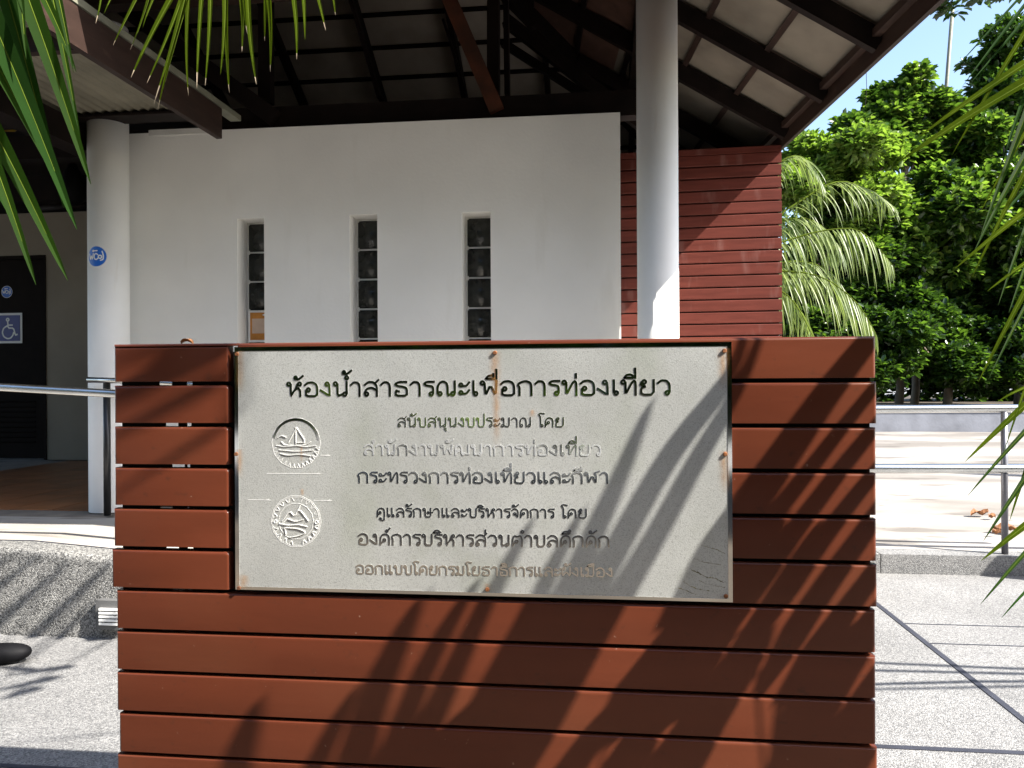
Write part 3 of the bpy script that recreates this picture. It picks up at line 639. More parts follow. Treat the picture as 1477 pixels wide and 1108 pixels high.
# truss above the wall
TY = 4.97
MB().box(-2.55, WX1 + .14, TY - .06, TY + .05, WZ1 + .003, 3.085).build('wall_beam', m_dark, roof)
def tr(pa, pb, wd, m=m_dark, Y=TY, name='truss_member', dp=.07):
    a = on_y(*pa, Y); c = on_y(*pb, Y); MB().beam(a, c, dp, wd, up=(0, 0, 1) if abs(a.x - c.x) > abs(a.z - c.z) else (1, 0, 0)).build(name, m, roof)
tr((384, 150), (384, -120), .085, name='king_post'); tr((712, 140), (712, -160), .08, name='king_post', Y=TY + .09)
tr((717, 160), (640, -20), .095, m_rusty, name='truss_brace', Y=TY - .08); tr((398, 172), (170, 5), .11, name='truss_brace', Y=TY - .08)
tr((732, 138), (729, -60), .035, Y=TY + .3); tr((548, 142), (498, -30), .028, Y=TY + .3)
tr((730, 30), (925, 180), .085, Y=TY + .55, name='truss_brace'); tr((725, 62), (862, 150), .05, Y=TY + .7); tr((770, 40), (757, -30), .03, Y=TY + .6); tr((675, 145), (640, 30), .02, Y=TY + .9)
# beam below the eave, in front of the left column
MB().box(-9, 1.5, 4.34, 4.44, 3.535, 3.68).build('eaves_beam', m_brown, roof)
MB().box(cxR[0] - .06, cxR[0] + .06, 4.45, 7.2, 3.96, 4.1).build('tie_beam', m_dark, roof)
# ---- entrance canopy on the left
can = MB().beam(Vector((-2.335, 2.45, 2.84)), Vector((-2.31, 4.5, 2.84)), .035, .185).build('canopy_side_board', m_brown, bld)
MB().beam(Vector((-2.345, 2.45, 2.955)), Vector((-2.32, 4.74, 2.955)), .07, .035).build('canopy_flashing', m_flash, can)
MB().box(-9, -2.355, 3.24, 3.28, 2.755, 2.87).build('canopy_fascia', m_brown, can)
V = []; Fc = []; N_ = 260
for i in range(N_ + 1):
    x = -6.5 + (4.14) * i / N_; z = 2.945 + .009 * math.sin(i * math.pi / 2.0 + .4)
    V += [(x, 3.0, z - .0), (x, 4.60, z)]
for i in range(N_): a = 2 * i; Fc.append((a, a + 1, a + 3, a + 2))
mesh('corrugated_sheet', V, Fc, m_sheet, can)
MB().box(-9, -2.42, 4.47, 4.62, 2.91, 2.925).box(-9, -2.42, 4.50, 4.60, 2.925, 3.03).build('canopy_beam', m_dark, can)
MB().box(-3.40, -3.255, 3.3, 7.6, 2.74, 2.905).build('passage_beam', m_dark, can)
MB().box(-9, -3.0, 5.3, 5.42, 2.93, 3.1).box(-9, -3.0, 6.5, 6.62, 2.93, 3.15).build('passage_cross_beam', m_dark, can)
MB().box(-9, -2.95, 4.65, 9.0, 3.22, 3.26).build('passage_ceiling', m_dark, bld)
MB().box(-2.98, -2.55, WY - .004, WY + .1, WZ1 - .02, WZ1 + .018).build('wall_coping_patch', m_mortar, bld)
# pipes in the dark corner
pp = empty('ceiling_pipes', (-4.6, 6.2, 2.7), 'dark pipes and valve body under the passage ceiling beside the left column', 'pipes')
for (pa, pb, r) in (((-20, 262), (125, 285), .03), ((-20, 232), (90, 240), .022), ((60, 300), (125, 296), .03)):
    MB().tube([on_y(*pa, 6.6), on_y(*pb, 6.6)], r, 10).build('pipe', m_dark, pp, smooth=True)
c = on_y(105, 265, 6.4); MB().tube([c + Vector((0, 0, -.19)), c + Vector((0, 0, -.16)), c + Vector((0, 0, 0)), c + Vector((0, 0, .1)), c + Vector((0, 0, .17))], [.03, .085, .10, .07, .03], 16).build('valve_body', m_black, pp, smooth=True)
o = MB().tube([on_y(-60, 187, 5.5), on_y(20, 187, 5.5), on_y(24, 184, 5.5)], .018, 10).build('yellow_pipe', m_yellow, smooth=True); tag(o, 'short bright yellow pipe under the canopy at the far left', 'pipe')
# ================================================================== signs, sticker, poster
FONT_ASC = {'W': (1.1, [[(0, 1), (.25, 0), (.5, .75), (.75, 0), (1, 1)]]), 'C': (.8, [[(.75, .8), (.5, 1), (.2, .95), (0, .6), (0, .35), (.2, .05), (.5, 0), (.75, .2)]])}
def roundpatch(name, cx, cy, cz, r, curve=None, m=m_blue, label=None, cat='sticker', group=None):
    root = empty(name, (cx, cy, cz - r), label, cat, group)
    def P_(x, z, lift):
        if curve:
            ox, oy, rr = curve; a = math.asin(max(-1, min(1, (cx - ox) / rr))) + x / rr
            return (ox + math.sin(a) * (rr + lift), oy - math.cos(a) * (rr + lift), cz + z)
        return (cx + x, cy - lift, cz + z)
    def ring(R0, lift, nm, mt):
        V = []; Fc = []; nr, nn = 5, 32
        for i in range(nr + 1):
            for k in range(nn): q = 2 * math.pi * k / nn; V.append(P_(math.cos(q) * R0 * (i + .02) / (nr + .02), math.sin(q) * R0 * (i + .02) / (nr + .02), lift))
        for i in range(nr):
            for k in range(nn): k2 = (k + 1) % nn; Fc.append((i * nn + k, i * nn + k2, (i + 1) * nn + k2, (i + 1) * nn + k))
        mesh(nm, V, Fc, mt, root)
    ring(r * 1.07, .0008, 'white_rim', m_print); ring(r, .0014, 'blue_disc', m)
    mb = MB(); st = []
    x = -.82
    for ch in 'WC':
        wd, s_ = FONT_ASC[ch]; st += [[(x + p[0] * .52, -.32 + p[1] * .6) for p in q] for q in s_]; x += wd * .52 + .04
    st += [[(.45, -.4), (.7, -.3), (.72, .1), (.6, .5)], cyc(.4, -.05, .16), cyc(-.3, .55, .06), [(-.12, .56), (.12, .57)]]
    strokes_mesh(st, .12, 0, mb)
    mesh('print', [P_(v[0] * r, v[2] * r, .0018 - v[1] * 2) for v in mb.V], mb.F, m_print, root)
c = on_y(139, 370, 4.63 - .1)
CY_ = 4.63; rr = .1215
# surface point of the column on that line of sight
t_ = 4.4
for _ in range(200):
    p = CAM + ray(139, 370) * t_
    if math.hypot(p.x - cxL[0], p.y - CY_) < rr: break
    t_ += .003
roundpatch('wc_sticker', p.x, p.y, p.z, .063, (cxL[0], CY_, rr), label='round blue WC sticker on the white column left of the screen', group=None)
c = on_y(9, 421, IY + .02); roundpatch('wc_sticker', c.x, IY + .029, c.z, .062, None, label='round blue WC sticker on the dark door above the wheelchair sign')
a = on_y(-10, 452, IY + .025); e = on_y(32, 495, IY + .025)
ws = empty('wheelchair_sign', ((a.x + e.x) / 2, IY + .025, e.z), 'square blue sign with a white wheelchair symbol on the dark door', 'sign')
y = IY + .026; MB().box(a.x, e.x, y, y + .003, e.z, a.z).build('white_border', m_print, ws); q = .025
MB().box(a.x + q, e.x - q, y - .003, y - .0005, e.z + q, a.z - q).build('blue_panel', m_navy, ws)
u = (a.z - e.z) * .62; cx_ = on_y(12, 472, y).x; cz_ = on_y(12, 487, y).z
mb = MB(); strokes_mesh([cyc(-.02, .95, .07), [(-.02, .86), (.0, .5), (.32, .5), (.42, .12), (.52, .16)], [(.0, .66), (.24, .66)], [(-.06, .62), (-.26, .5), (-.34, .28), (-.26, .06), (-.06, -.06), (.14, -.04), (.28, .12), (.32, .26)]], .08, .01, mb)
mesh('wheelchair_symbol', [(v[0] * u + cx_, y - .0035 + v[1] * .05, v[2] * u + cz_) for v in mb.V], mb.F, m_print, ws)
# poster in the first window
wa, wc_, wz = wins[0]; py_ = WY + RD - .006
ps = empty('poster', ((wa + wc_) / 2, py_, wz - 4 * .198), 'small orange notice with a pale square stuck inside the left slit window', 'poster')
z1_ = wz - 3 * .198 - .004; z0_ = z1_ - .215
MB().box(wa + .012, wc_ - .004, py_, py_ + .003, z0_, z1_).build('paper', m_print, ps)
MB().box(wa + .026, wc_ - .006, py_ - .0015, py_ - .0003, z0_ + .016, z1_ - .014).build('orange_print', m_orange, ps)
MB().box(wa + .04, wc_ - .014, py_ - .003, py_ - .0018, z0_ + .06, z1_ - .055).build('pale_square', m_pale, ps)
MB().box(wa + .115, wc_ - .012, py_ - .003, py_ - .0018, z1_ - .035, z1_ - .026).build('text_line', m_print, ps)
# ribbed vent on the ramp side
a = on_y(145, 868, 3.48); e = on_y(176, 905, 3.48)
m_dsteel0 = mat('vent_grey', (.10, .10, .10), .6, var=.15)
vt = empty('wall_vent', ((a.x + e.x) / 2, 3.49, e.z), 'small ribbed off-white step light box on the pebble wall beside the screen', 'step light')
MB().box(a.x - .012, e.x, 3.46, 3.499, e.z - .006, a.z + .012).build('housing', m_dsteel0, vt)
for k in range(5): z = e.z + .018 + k * .0175; MB().box(a.x + .012, e.x - .004, 3.447, 3.4585, z, z + .010).build('rib', m_print, vt)
# black rounded object at far left on the ground
pc = on_z(0, 962, 0); bm = bmesh.new(); bmesh.ops.create_uvsphere(bm, u_segments=24, v_segments=14, radius=1)
for v in bm.verts:
    x, y, z = v.co; t = (x + 1) / 2; q_ = math.sqrt(max(0, 1 - abs(x) ** 4)) / max(1e-4, math.sqrt(max(1e-8, 1 - x * x)))
    v.co = Vector((x * .17, y * q_ * .052 * (1 - .12 * t), max(z, -.8) * q_ * .05 * (1 - .25 * t) + .041))
me = bpy.data.meshes.new('black_shoe'); bm.to_mesh(me); bm.free(); me.materials.append(m_black)
for p_ in me.polygons: p_.use_smooth = True
cs = on_z(0, 964, 0); shoe = link('shoe', me, None, (cs.x - .08, cs.y + .03, .0)); shoe.rotation_euler = (0, 0, R(22)); shoe.scale = (1, 1.15, 1.1)
tag(shoe, 'black rounded shoe toe lying on the paving at the left edge of the view', 'shoe')
# ================================================================== railings
def rail(name, label, rails, posts, group=None):
    base = posts[0][0] if posts else rails[0][0][0]
    root = empty(name, (base[0], base[1], 0), label, 'railing', group)
    for pts, r, m in rails: MB().tube(pts, r, 14).build('rail', m, root, smooth=True)
    for p, q, r, m in [(a_[0], a_[1], a_[2], a_[3]) for a_ in posts]: MB().tube([p, q], r, 12).build('post', m, root, smooth=True)
    return root
a = on_y(0, 558.5, 3.6); e = on_y(158, 567.5, 3.6); dv = (e - a)
m_dsteel = mat('dark_steel_post', (.05, .05, .052), .35, metal=.6, var=.1)  # post of dark steel, its own colour
m_rpost = mat('grey_rail_post', (.16, .16, .18), .4, metal=.7, var=.1)
rail('ramp_handrail', 'bright steel handrail sloping along the ramp edge left of the screen', [([a - dv * 3, a, e, e + dv * 5], .0205, m_steel)], [((a.x - .9, 3.6, FZ), (a.x - .9, 3.6, a.z + .04), .02, m_steel), ((-.5, 3.6, rz(-.5)), (-.5, 3.6, 1.1), .02, m_steel)])
a = on_y(127, 548, 4.43); e = on_y(170, 549, 4.43); pb_ = on_y(154, 560, 4.45)
rail('inner_handrail', 'dark steel post and short reflective rail beside the left column base', [([a, e, e + Vector((1.5, 0, -.08))], .018, m_steel)], [((pb_.x, 4.45, FZ), (pb_.x, 4.45, 1.25), .021, m_dsteel)])
ry = KY + .07
g = on_y(1265, 590.5, ry); g2 = on_y(1477, 589, ry); g3 = on_y(1265, 676, ry); g4 = on_y(1477, 676, ry); gp = on_y(1449, 700, ry)
dv = g2 - g; dw = g4 - g3
rail('yard_railing', 'two bar steel railing with a grey post on the kerb at the right', [([g - dv * .8, g, g2, g2 + dv], .026, m_steel), ([g3 - dw * .8, g3, g4, g4 + dw], .031, m_steel)],
     [((gp.x, ry, .12), (gp.x, ry, g.z + .0), .02, m_rpost), ((gp.x + 1.5, ry, .12), (gp.x + 1.5, ry, g.z), .02, m_rpost), ((gp.x - 1.6, ry, .12), (gp.x - 1.6, ry, g.z), .02, m_rpost)])
# thick bollard out at the right that shades the kerb
kp = on_z(1432, 830, 0); bp_ = kp + Vector((2.75, -1, 0)) * .33
b = MB(); b.tube([(bp_.x, bp_.y, 0), (bp_.x, bp_.y, .93), (bp_.x, bp_.y, .97)], [.055, .055, .03], 16); o = b.build('bollard', m_rpost, smooth=True); tag(o, 'grey round bollard on the paving just right of the view', 'bollard')
# dead leaves in the yard
for i, (px, py, s_) in enumerate(((1413, 746, .12), (1431, 750, .06), (1447, 768, .11), (1462, 770, .14), (1438, 773, .05))):
    c = on_z(px, py, .135); V = []; Fc = []; an = rng.uniform(-.5, .5)
    for k in range(7):
        t = k / 6; x = (t - .5) * s_ * 1.3; wd = s_ * .3 * math.sin(math.pi * min(1, t * .92 + .05)); z = .012 + s_ * .22 * math.sin(t * 5 + i)**2
        for q, zz in ((-wd, z + .02), (0, z), (wd, z + .03)): V.append((c.x + x * math.cos(an) - q * math.sin(an), c.y + x * math.sin(an) + q * math.cos(an), .135 + zz))
    for k in range(6): a_ = k * 3; Fc += [(a_, a_ + 1, a_ + 4, a_ + 3), (a_ + 1, a_ + 2, a_ + 5, a_ + 4)]
    o = mesh('fallen_leaf', V, Fc, m_dry)
    tag(o, ['curled brown leaf farthest left in the yard behind the railing', 'small brown leaf scrap between the two curled leaves', 'brown leaf on the yard just left of the railing post', 'largest brown leaf on the yard, partly behind the railing post', 'tiny brown leaf scrap nearest the kerb in the yard'][i], 'leaf', 'dead leaves on the concrete yard')
# ================================================================== TREES
def leaf_cloud(name, clusters_, n, size, mats, parent, seed, weights=None, ros=5, droop=.2, shell=.55):
    g = np.random.default_rng(seed); V = []; F_ = []; mi = []
    cs = np.array([c[:3] for c in clusters_]); rs = np.array([c[3:6] for c in clusters_]); vol = rs.prod(1) ** .67; pr = vol / vol.sum()
    idx = g.choice(len(cs), n, p=pr); d = g.normal(size=(n, 3)); d /= np.linalg.norm(d, axis=1)[:, None]
    rad = shell + (1 - shell) * g.random(n) ** .6; rad = np.where(g.random(n) < .25, g.random(n), rad)
    c = cs[idx] + d * rad[:, None] * rs[idx]
    for k in range(ros):
        a = g.random(n) * 6.283 ; el = g.normal(.25, .45, n)
        t = np.stack([np.cos(a) * np.cos(el), np.sin(a) * np.cos(el), np.sin(el) - droop * .3], 1); t = t + d * .5; t /= np.linalg.norm(t, axis=1)[:, None]
        s = np.cross(t, g.normal(size=(n, 3)) * .35 + np.array([0, 0, 1.])); s /= np.linalg.norm(s, axis=1)[:, None] + 1e-9
        nn = np.cross(s, t); L = size * g.uniform(.6, 1.25, n)[:, None]; wd = L * .22
        b0 = c + t * L * .08; tip = c + t * L + nn * (-L * .12)
        l1 = c + t * L * .4 + s * wd + nn * wd * .3; l2 = c + t * L * .8 + s * wd * .85 + nn * wd * .15
        r1 = c + t * L * .4 - s * wd + nn * wd * .3; r2 = c + t * L * .8 - s * wd * .85 + nn * wd * .15
        V.append(np.stack([b0, l1, l2, tip, r2, r1], 1).reshape(-1, 3))
    V = np.concatenate(V); m_ = len(V) // 6; base = (np.arange(m_) * 6)[:, None]
    Fq = np.stack([base + np.array([0, 3, 2, 1]), base + np.array([0, 5, 4, 3])], 1).reshape(-1, 4)
    me = bpy.data.meshes.new(name); me.vertices.add(len(V)); loc = V.mean(0) * 0
    me.vertices.foreach_set('co', (V - np.array(W[parent.name])).ravel() if parent else V.ravel())
    me.loops.add(Fq.size); me.loops.foreach_set('vertex_index', Fq.ravel().astype(np.int32)); me.polygons.add(len(Fq)); me.polygons.foreach_set('loop_start', np.arange(0, Fq.size, 4, dtype=np.int32)); me.polygons.foreach_set('loop_total', np.full(len(Fq), 4, dtype=np.int32))
    for q in mats: me.materials.append(q)
    wts = weights or [1 / len(mats)] * len(mats); pick = np.repeat(g.choice(len(mats), m_, p=wts), 2); me.polygons.foreach_set('material_index', pick.astype(np.int32))
    me.update(calc_edges=True); return link(name, me, parent, W[parent.name] if parent else (0, 0, 0))
def tree(label, blobs, n, size, mats, seed, cat='tree', name='broadleaf_tree', group=None, trunk=.09, weights=None, base_z=.6, sub=9, spread=.55):
    g = random.Random(seed); cx = sum(b_[0] for b_ in blobs) / len(blobs); cy = sum(b_[1] for b_ in blobs) / len(blobs); zb = base_z
    root = empty(name, (cx, cy, zb), label, cat, group); cl = []
    for (x, y, z, rx, ry_, rz_) in blobs:
        for k in range(sub):
            d = Vector((g.gauss(0, 1), g.gauss(0, 1), g.gauss(0, 1))).normalized() * g.uniform(.35, .85); r = g.uniform(.28, .5) * spread / .55
            cl.append((x + d.x * rx, y + d.y * ry_, z + d.z * rz_, rx * r, ry_ * r, rz_ * r * .8))
    leaf_cloud('crown', cl, n, size, mats, root, seed, weights)
    ztop_ = sum(b_[2] for b_ in blobs) / len(blobs); mid = Vector((cx + g.uniform(-.3, .3), cy, (zb + ztop_) / 2)); topp = Vector((cx + g.uniform(-.3, .3), cy, ztop_))
    t = MB(); t.tube([(cx, cy, zb - .05), (cx + .05, cy, zb + .5), mid, topp], [trunk * 1.2, trunk, trunk * .8, trunk * .4], 9); t.build('trunk', m_bark, root, smooth=True)
    for c_ in cl[::3]:
        s_ = mid.lerp(topp, g.uniform(0, .9)); q = s_.lerp(Vector(c_[:3]), .55) + Vector((0, 0, .15))
        MB().tube([s_, q, Vector(c_[:3])], [trunk * .4, trunk * .28, trunk * .1], 6).build('branch', m_bark, root, smooth=True)
    return root
def blob(px, py, D, rx, rz_, ry_=None): p = at_d(px, py, D); return (p.x, p.y, p.z, rx, ry_ or rx, rz_)
tree('round leaved tree whose knobbly top stands against the sky right of the roof edge', [blob(1325, 190, 19, 1.4, 1.2), blob(1300, 150, 19, .8, .9), blob(1250, 190, 19, .9, .5), blob(1390, 190, 19, 1.1, 1.0)], 4600, .26, [L_mid, L_dark, L_lite], 11, weights=[.5, .3, .2], group=None, sub=7)
tree('dark tall tree at the right edge rising highest against the sky', [blob(1450, 150, 21, 1.2, 1.6), blob(1490, 90, 21, 1.6, 1.4), blob(1420, 90, 21, .5, .35), blob(1500, 230, 21, 1.6, 1.6)], 3400, .25, [L_dark, L_mid], 12, weights=[.7, .3], sub=7)
tree('pale yellow green fine leaved shrub beside the roof corner', [blob(1200, 250, 17.5, 1.3, 1.0), blob(1260, 225, 17.5, 1.0, .7), blob(1150, 280, 17.5, 1.2, 1.1), blob(1215, 310, 17.5, 1.2, .8)], 6500, .19, [L_lite, L_mid], 13, weights=[.8, .2], sub=8, name='tall_shrub', cat='shrub')
tree('mid green leafy tree filling the centre of the gap beside the cladding', [blob(1330, 330, 18, 1.7, 1.6), blob(1250, 380, 18, 1.3, 1.4), blob(1400, 300, 18, 1.2, 1.2), blob(1200, 330, 18.5, 1.6, 1.4)], 9000, .23, [L_mid, L_dark, L_lite], 14, weights=[.55, .25, .2])
tree('deep green tree with glossy leaves behind the palm leaflets at the right edge', [blob(1460, 330, 18.5, 1.5, 1.7), blob(1430, 420, 18.5, 1.3, 1.5), blob(1510, 400, 18.5, 1.3, 1.8)], 5200, .22, [L_dark, L_mid, L_lite], 15, weights=[.5, .38, .12])
tree('dark bushy shrub over the planter wall in the middle', [blob(1330, 480, 17.5, 1.5, 1.1), blob(1400, 520, 17.5, 1.3, .8)], 4200, .18, [L_dark, L_mid], 16, weights=[.6, .4], name='bushy_shrub', cat='shrub')
tree('dark bushy shrub over the planter wall next to the slat screen', [blob(1230, 490, 17.5, 1.5, 1.2), blob(1170, 420, 18, 1.4, 1.4), blob(1240, 400, 18.3, 1.4, 1.2)], 6500, .18, [L_dark, L_mid], 17, weights=[.6, .4], name='bushy_shrub', cat='shrub')
tree('dark bushy shrub over the planter wall at the right edge', [blob(1470, 500, 17.5, 1.4, 1.1), blob(1540, 470, 17.5, 1.6, 1.6)], 3600, .18, [L_dark, L_mid], 18, weights=[.65, .35], name='bushy_shrub', cat='shrub')
# branch of a tall tree hanging into the top
tb_ = empty('overhanging_tree', (7.6, 8.2, 0), 'tall tree whose leafy branch hangs into the top of the sky', 'tree')
cl = []
for (px, py, r) in ((1345, -6, .16), (1365, -8, .16), (1375, 8, .14), (1395, -12, .16), (1425, -16, .18), (1440, -14, .14), (1335, 2, .1), (1460, -20, .2), (1400, -60, .5), (1480, -80, .6)): p = at_d(px, py, 9); cl.append((p.x, p.y, p.z, r, r, r * .8))
leaf_cloud('crown', cl, 420, .14, [L_mid, L_dark], tb_, 31, ros=4)
pt = at_d(1470, -90, 9); MB().tube([(7.6, 8.2, 0), (7.5, 8.2, 3), (7.2, 8.4, 5.5), pt], [.14, .12, .09, .03], 9).build('trunk', m_bark, tb_, smooth=True)
MB().tube([pt, at_d(1400, -30, 9), at_d(1350, -6, 9)], [.03, .02, .008], 6).build('branch', m_bark, tb_, smooth=True)
# a far-off dark wall of foliage
hg = []
for k in range(26): hg.append((3.2 + k * .62, 24 + (k % 3) * .6, 3.0 + 1.1 * math.sin(k * 1.9), 1.5, 1.0, 2.7))
o = leaf_cloud('distant_woodland', hg, 9000, .34, [L_dark, L_mid], None, 41, weights=[.75, .25]); o['kind'] = 'stuff'; o['label'] = 'dense dark woodland closing off the view behind the planter trees'
# slim pole against the sky
pA = at_d(1365, 125, 24); pB = at_d(1374, 12, 24)
o = MB().tube([(pA.x, pA.y, .6), (pA.x, pA.y, pA.z), (pB.x, pB.y, pB.z)], .055, 8).build('slim_pole', m_flash, smooth=True); tag(o, 'slim grey pole rising above the trees against the sky', 'pole')
hw = at_d(1249, 96, 5.6); o = MB().tube([(hw.x, hw.y, hw.z + .02), at_d(1250, 125, 5.6), at_d(1248, 153, 5.6)], .0022, 5).build('hanging_twig', m_dark); tag(o, 'thin dry twig dangling from the roof edge against the sky', 'twig')
# ================================================================== PALMS
def ribbon(pts, width, nrm, fold=.25, prof=.62, tipf=.86):
    pts = [Vector(p) for p in pts]; n = len(pts); V = []; Fc = []; mi = []
    for i, p in enumerate(pts):
        t = i / (n - 1); T = (pts[min(i + 1, n - 1)] - pts[max(i - 1, 0)]).normalized(); s = T.cross(nrm)
        s = s.normalized() if s.length > 1e-4 else Vector((1, 0, 0)); N_ = s.cross(T)
        wd = width * (min(1, .35 + t * 3.2) * (1 - t) ** prof if t < 1 else 0) ; wd = max(wd, width * .02)
        V += [p - s * wd / 2 + N_ * wd * fold, p, p + s * wd / 2 + N_ * wd * fold]
        # thin proud midrib
    for i in range(n - 1):
        a = 3 * i; Fc += [(a, a + 1, a + 4, a + 3), (a + 1, a + 2, a + 5, a + 4)]; k = 0 if i / (n - 1) < tipf else 1; mi += [k, k]
    return V, Fc, mi
def bez(p0, p1, sag, n=14, side=0, curl=0):
    p0 = Vector(p0); p1 = Vector(p1); out = []
    d = p1 - p0; sd = d.cross(Vector((0, 1, 0))); sd = sd.normalized() if sd.length > 0 else Vector((0, 0, 1))
    for i in range(n):
        t = i / (n - 1); p = p0.lerp(p1, t) + Vector((0, 0, sag * 4 * t * (1 - t))) + sd * side * 4 * t * (1 - t); out.append(p)
    return out
def frond(root, rach, rr, label=None):
    o = MB().tube(rach, rr, 8).build('frond', m_midrib, root, smooth=True)
    if label: o['label'] = label
    return o
def leaflet(fr_, pts, width, mats, nrm, fold=.22, tipf=.88, rib=True, prof=.62):
    V, Fc, mi = ribbon(pts, width, nrm, fold, prof, tipf=tipf)
    if rib:
        mb = MB(); mb.V = [tuple(v) for v in V]; mb.F = Fc; mb.mi = mi
        k = max(2, int(len(pts) * .85)); mb.tube(pts[:k], [.0013 * (1 - i / k) + .0003 for i in range(k)], 5, mi=2, cap=False); V, Fc, mi = mb.V, mb.F, mb.mi
    return mesh('leaflet', V, Fc, mats, fr_, mi=mi)
# --- young palm at the right: leaflets seen along the right edge
palmR = empty('coconut_palm', (4.5, 2.9, 0), 'young coconut palm just right of the view whose green leaflets reach in from the right', 'palm')
MB().tube([(4.5, 2.9, 0), (4.48, 2.9, .5), (4.44, 2.92, 1.1), (4.4, 2.93, 1.5)], [.13, .10, .09, .07], 14).build('trunk', m_bark, palmR, smooth=True)
crownR = Vector((4.4, 2.93, 1.5))
def hand_leaf(fr_, edge, tip, w_px, D0, D1, mats, k=.7, sag=0, side=0, tipf=.9, n=16, nrm=None, fold=.22):
    e = at_d(*edge, D0); t = at_d(*tip, D1); base = e + (e - t) * k
    return leaflet(fr_, bez(base, t, sag, n, side), w_px / F * (D0 + D1) / 2 * 1.25, mats, nrm or Vector((-.25, -1, .35)).normalized(), fold, tipf), base
Rl = [  # edge, tip, width px, material, depth, droop
 ((1468, 0), (1376, 101), 5, 'd', 1.7, .0), ((1477, 14), (1388, 125), 7, 'd', 1.7, .01), ((1477, 30), (1399, 121), 6, 'd', 1.75, .0), ((1477, 58), (1373, 224), 9, 'y', 1.5, .015),
 ((1477, 98), (1322, 200), 13, 'y', 1.45, .01), ((1477, 126), (1292, 237), 17, 'y', 1.4, .012), ((1477, 205), (1413, 308), 8, 'y', 1.5, .02), ((1477, 180), (1412, 348), 13, 'g', 1.4, .015),
 ((1477, 235), (1404, 365), 12, 'g', 1.5, .015), ((1477, 262), (1401, 402), 10, 'y', 1.45, .02), ((1477, 312), (1376, 389), 11, 'y', 1.4, .01), ((1477, 345), (1440, 440), 9, 'g', 1.5, .02),
 ((1477, 386), (1424, 420), 9, 'y', 1.45, .01), ((1477, 395), (1455, 452), 7, 'g', 1.45, .01), ((1477, 430), (1411, 551), 11, 'y', 1.4, .012), ((1477, 455), (1426, 547), 8, 'g', 1.4, .02),
 ((1477, 569), (1438, 580), 7, 'y', 1.4, .02), ((1477, 575), (1447, 655), 6, 'y', 1.4, .02), ((1477, 590), (1392, 666), 13, 'y', 1.35, .008), ((1477, 630), (1396, 715), 9, 'g', 1.4, .012),
 ((1477, 690), (1456, 752), 8, 'y', 1.4, .01), ((1477, 696), (1418, 781), 11, 'g', 1.35, .008), ((1477, 762), (1415, 809), 14, 'y', 1.3, .006), ((1477, 804), (1414, 872), 9, 'g', 1.35, .01), ((1477, 860), (1444, 892), 6, 'd', 1.3, .01),
 ((1477, 150), (1440, 250), 9, 'd', 1.55, .02), ((1477, 285), (1430, 330), 7, 'd', 1.55, .02)]
bases = []; pend = []
for e, t, wp, mm, D, sg in Rl:
    D = D * .55 + 1.32
    eb = at_d(*e, D); tt = at_d(*t, D * .94); k = (1610 - 1477) / max(30, (e[0] - t[0])); k = min(k, 2.6); base = eb + (eb - tt) * k * .8
    pend.append((base, tt, wp, mm, D, sg)); bases.append(base)
LM = {'g': [L_palm, m_tip, m_midrib], 'y': [L_palmy, m_tipd, m_midrib], 'd': [L_palmd, m_tipd, m_midrib], 'b': [L_palmb, m_tip, m_midrib]}
groups_ = [pend[:8] + pend[25:26], pend[8:16] + pend[26:27], pend[16:25]]
for gi, grp in enumerate(groups_):
    grp = sorted(grp, key=lambda q: -q[0].z); n = len(grp)
    x_ = max(q[0].x for q in grp) + .03; yv = sum(q[0].y for q in grp) / n
    path = [crownR, crownR + Vector((-1.2, -.2, .65 - gi * .25))]
    for q in grp: path.append(q[0])
    fr_ = frond(palmR, path, [.016, .014] + [.009 - .006 * i / n for i in range(n)])
    for q in grp:
        leaflet(fr_, bez(q[0], q[1], q[5], 18), q[2] / F * q[4] * 1.25, LM[q[3]], Vector((-.3, -1, .3)).normalized(), .2, .955, rib=q[3] != 'd')
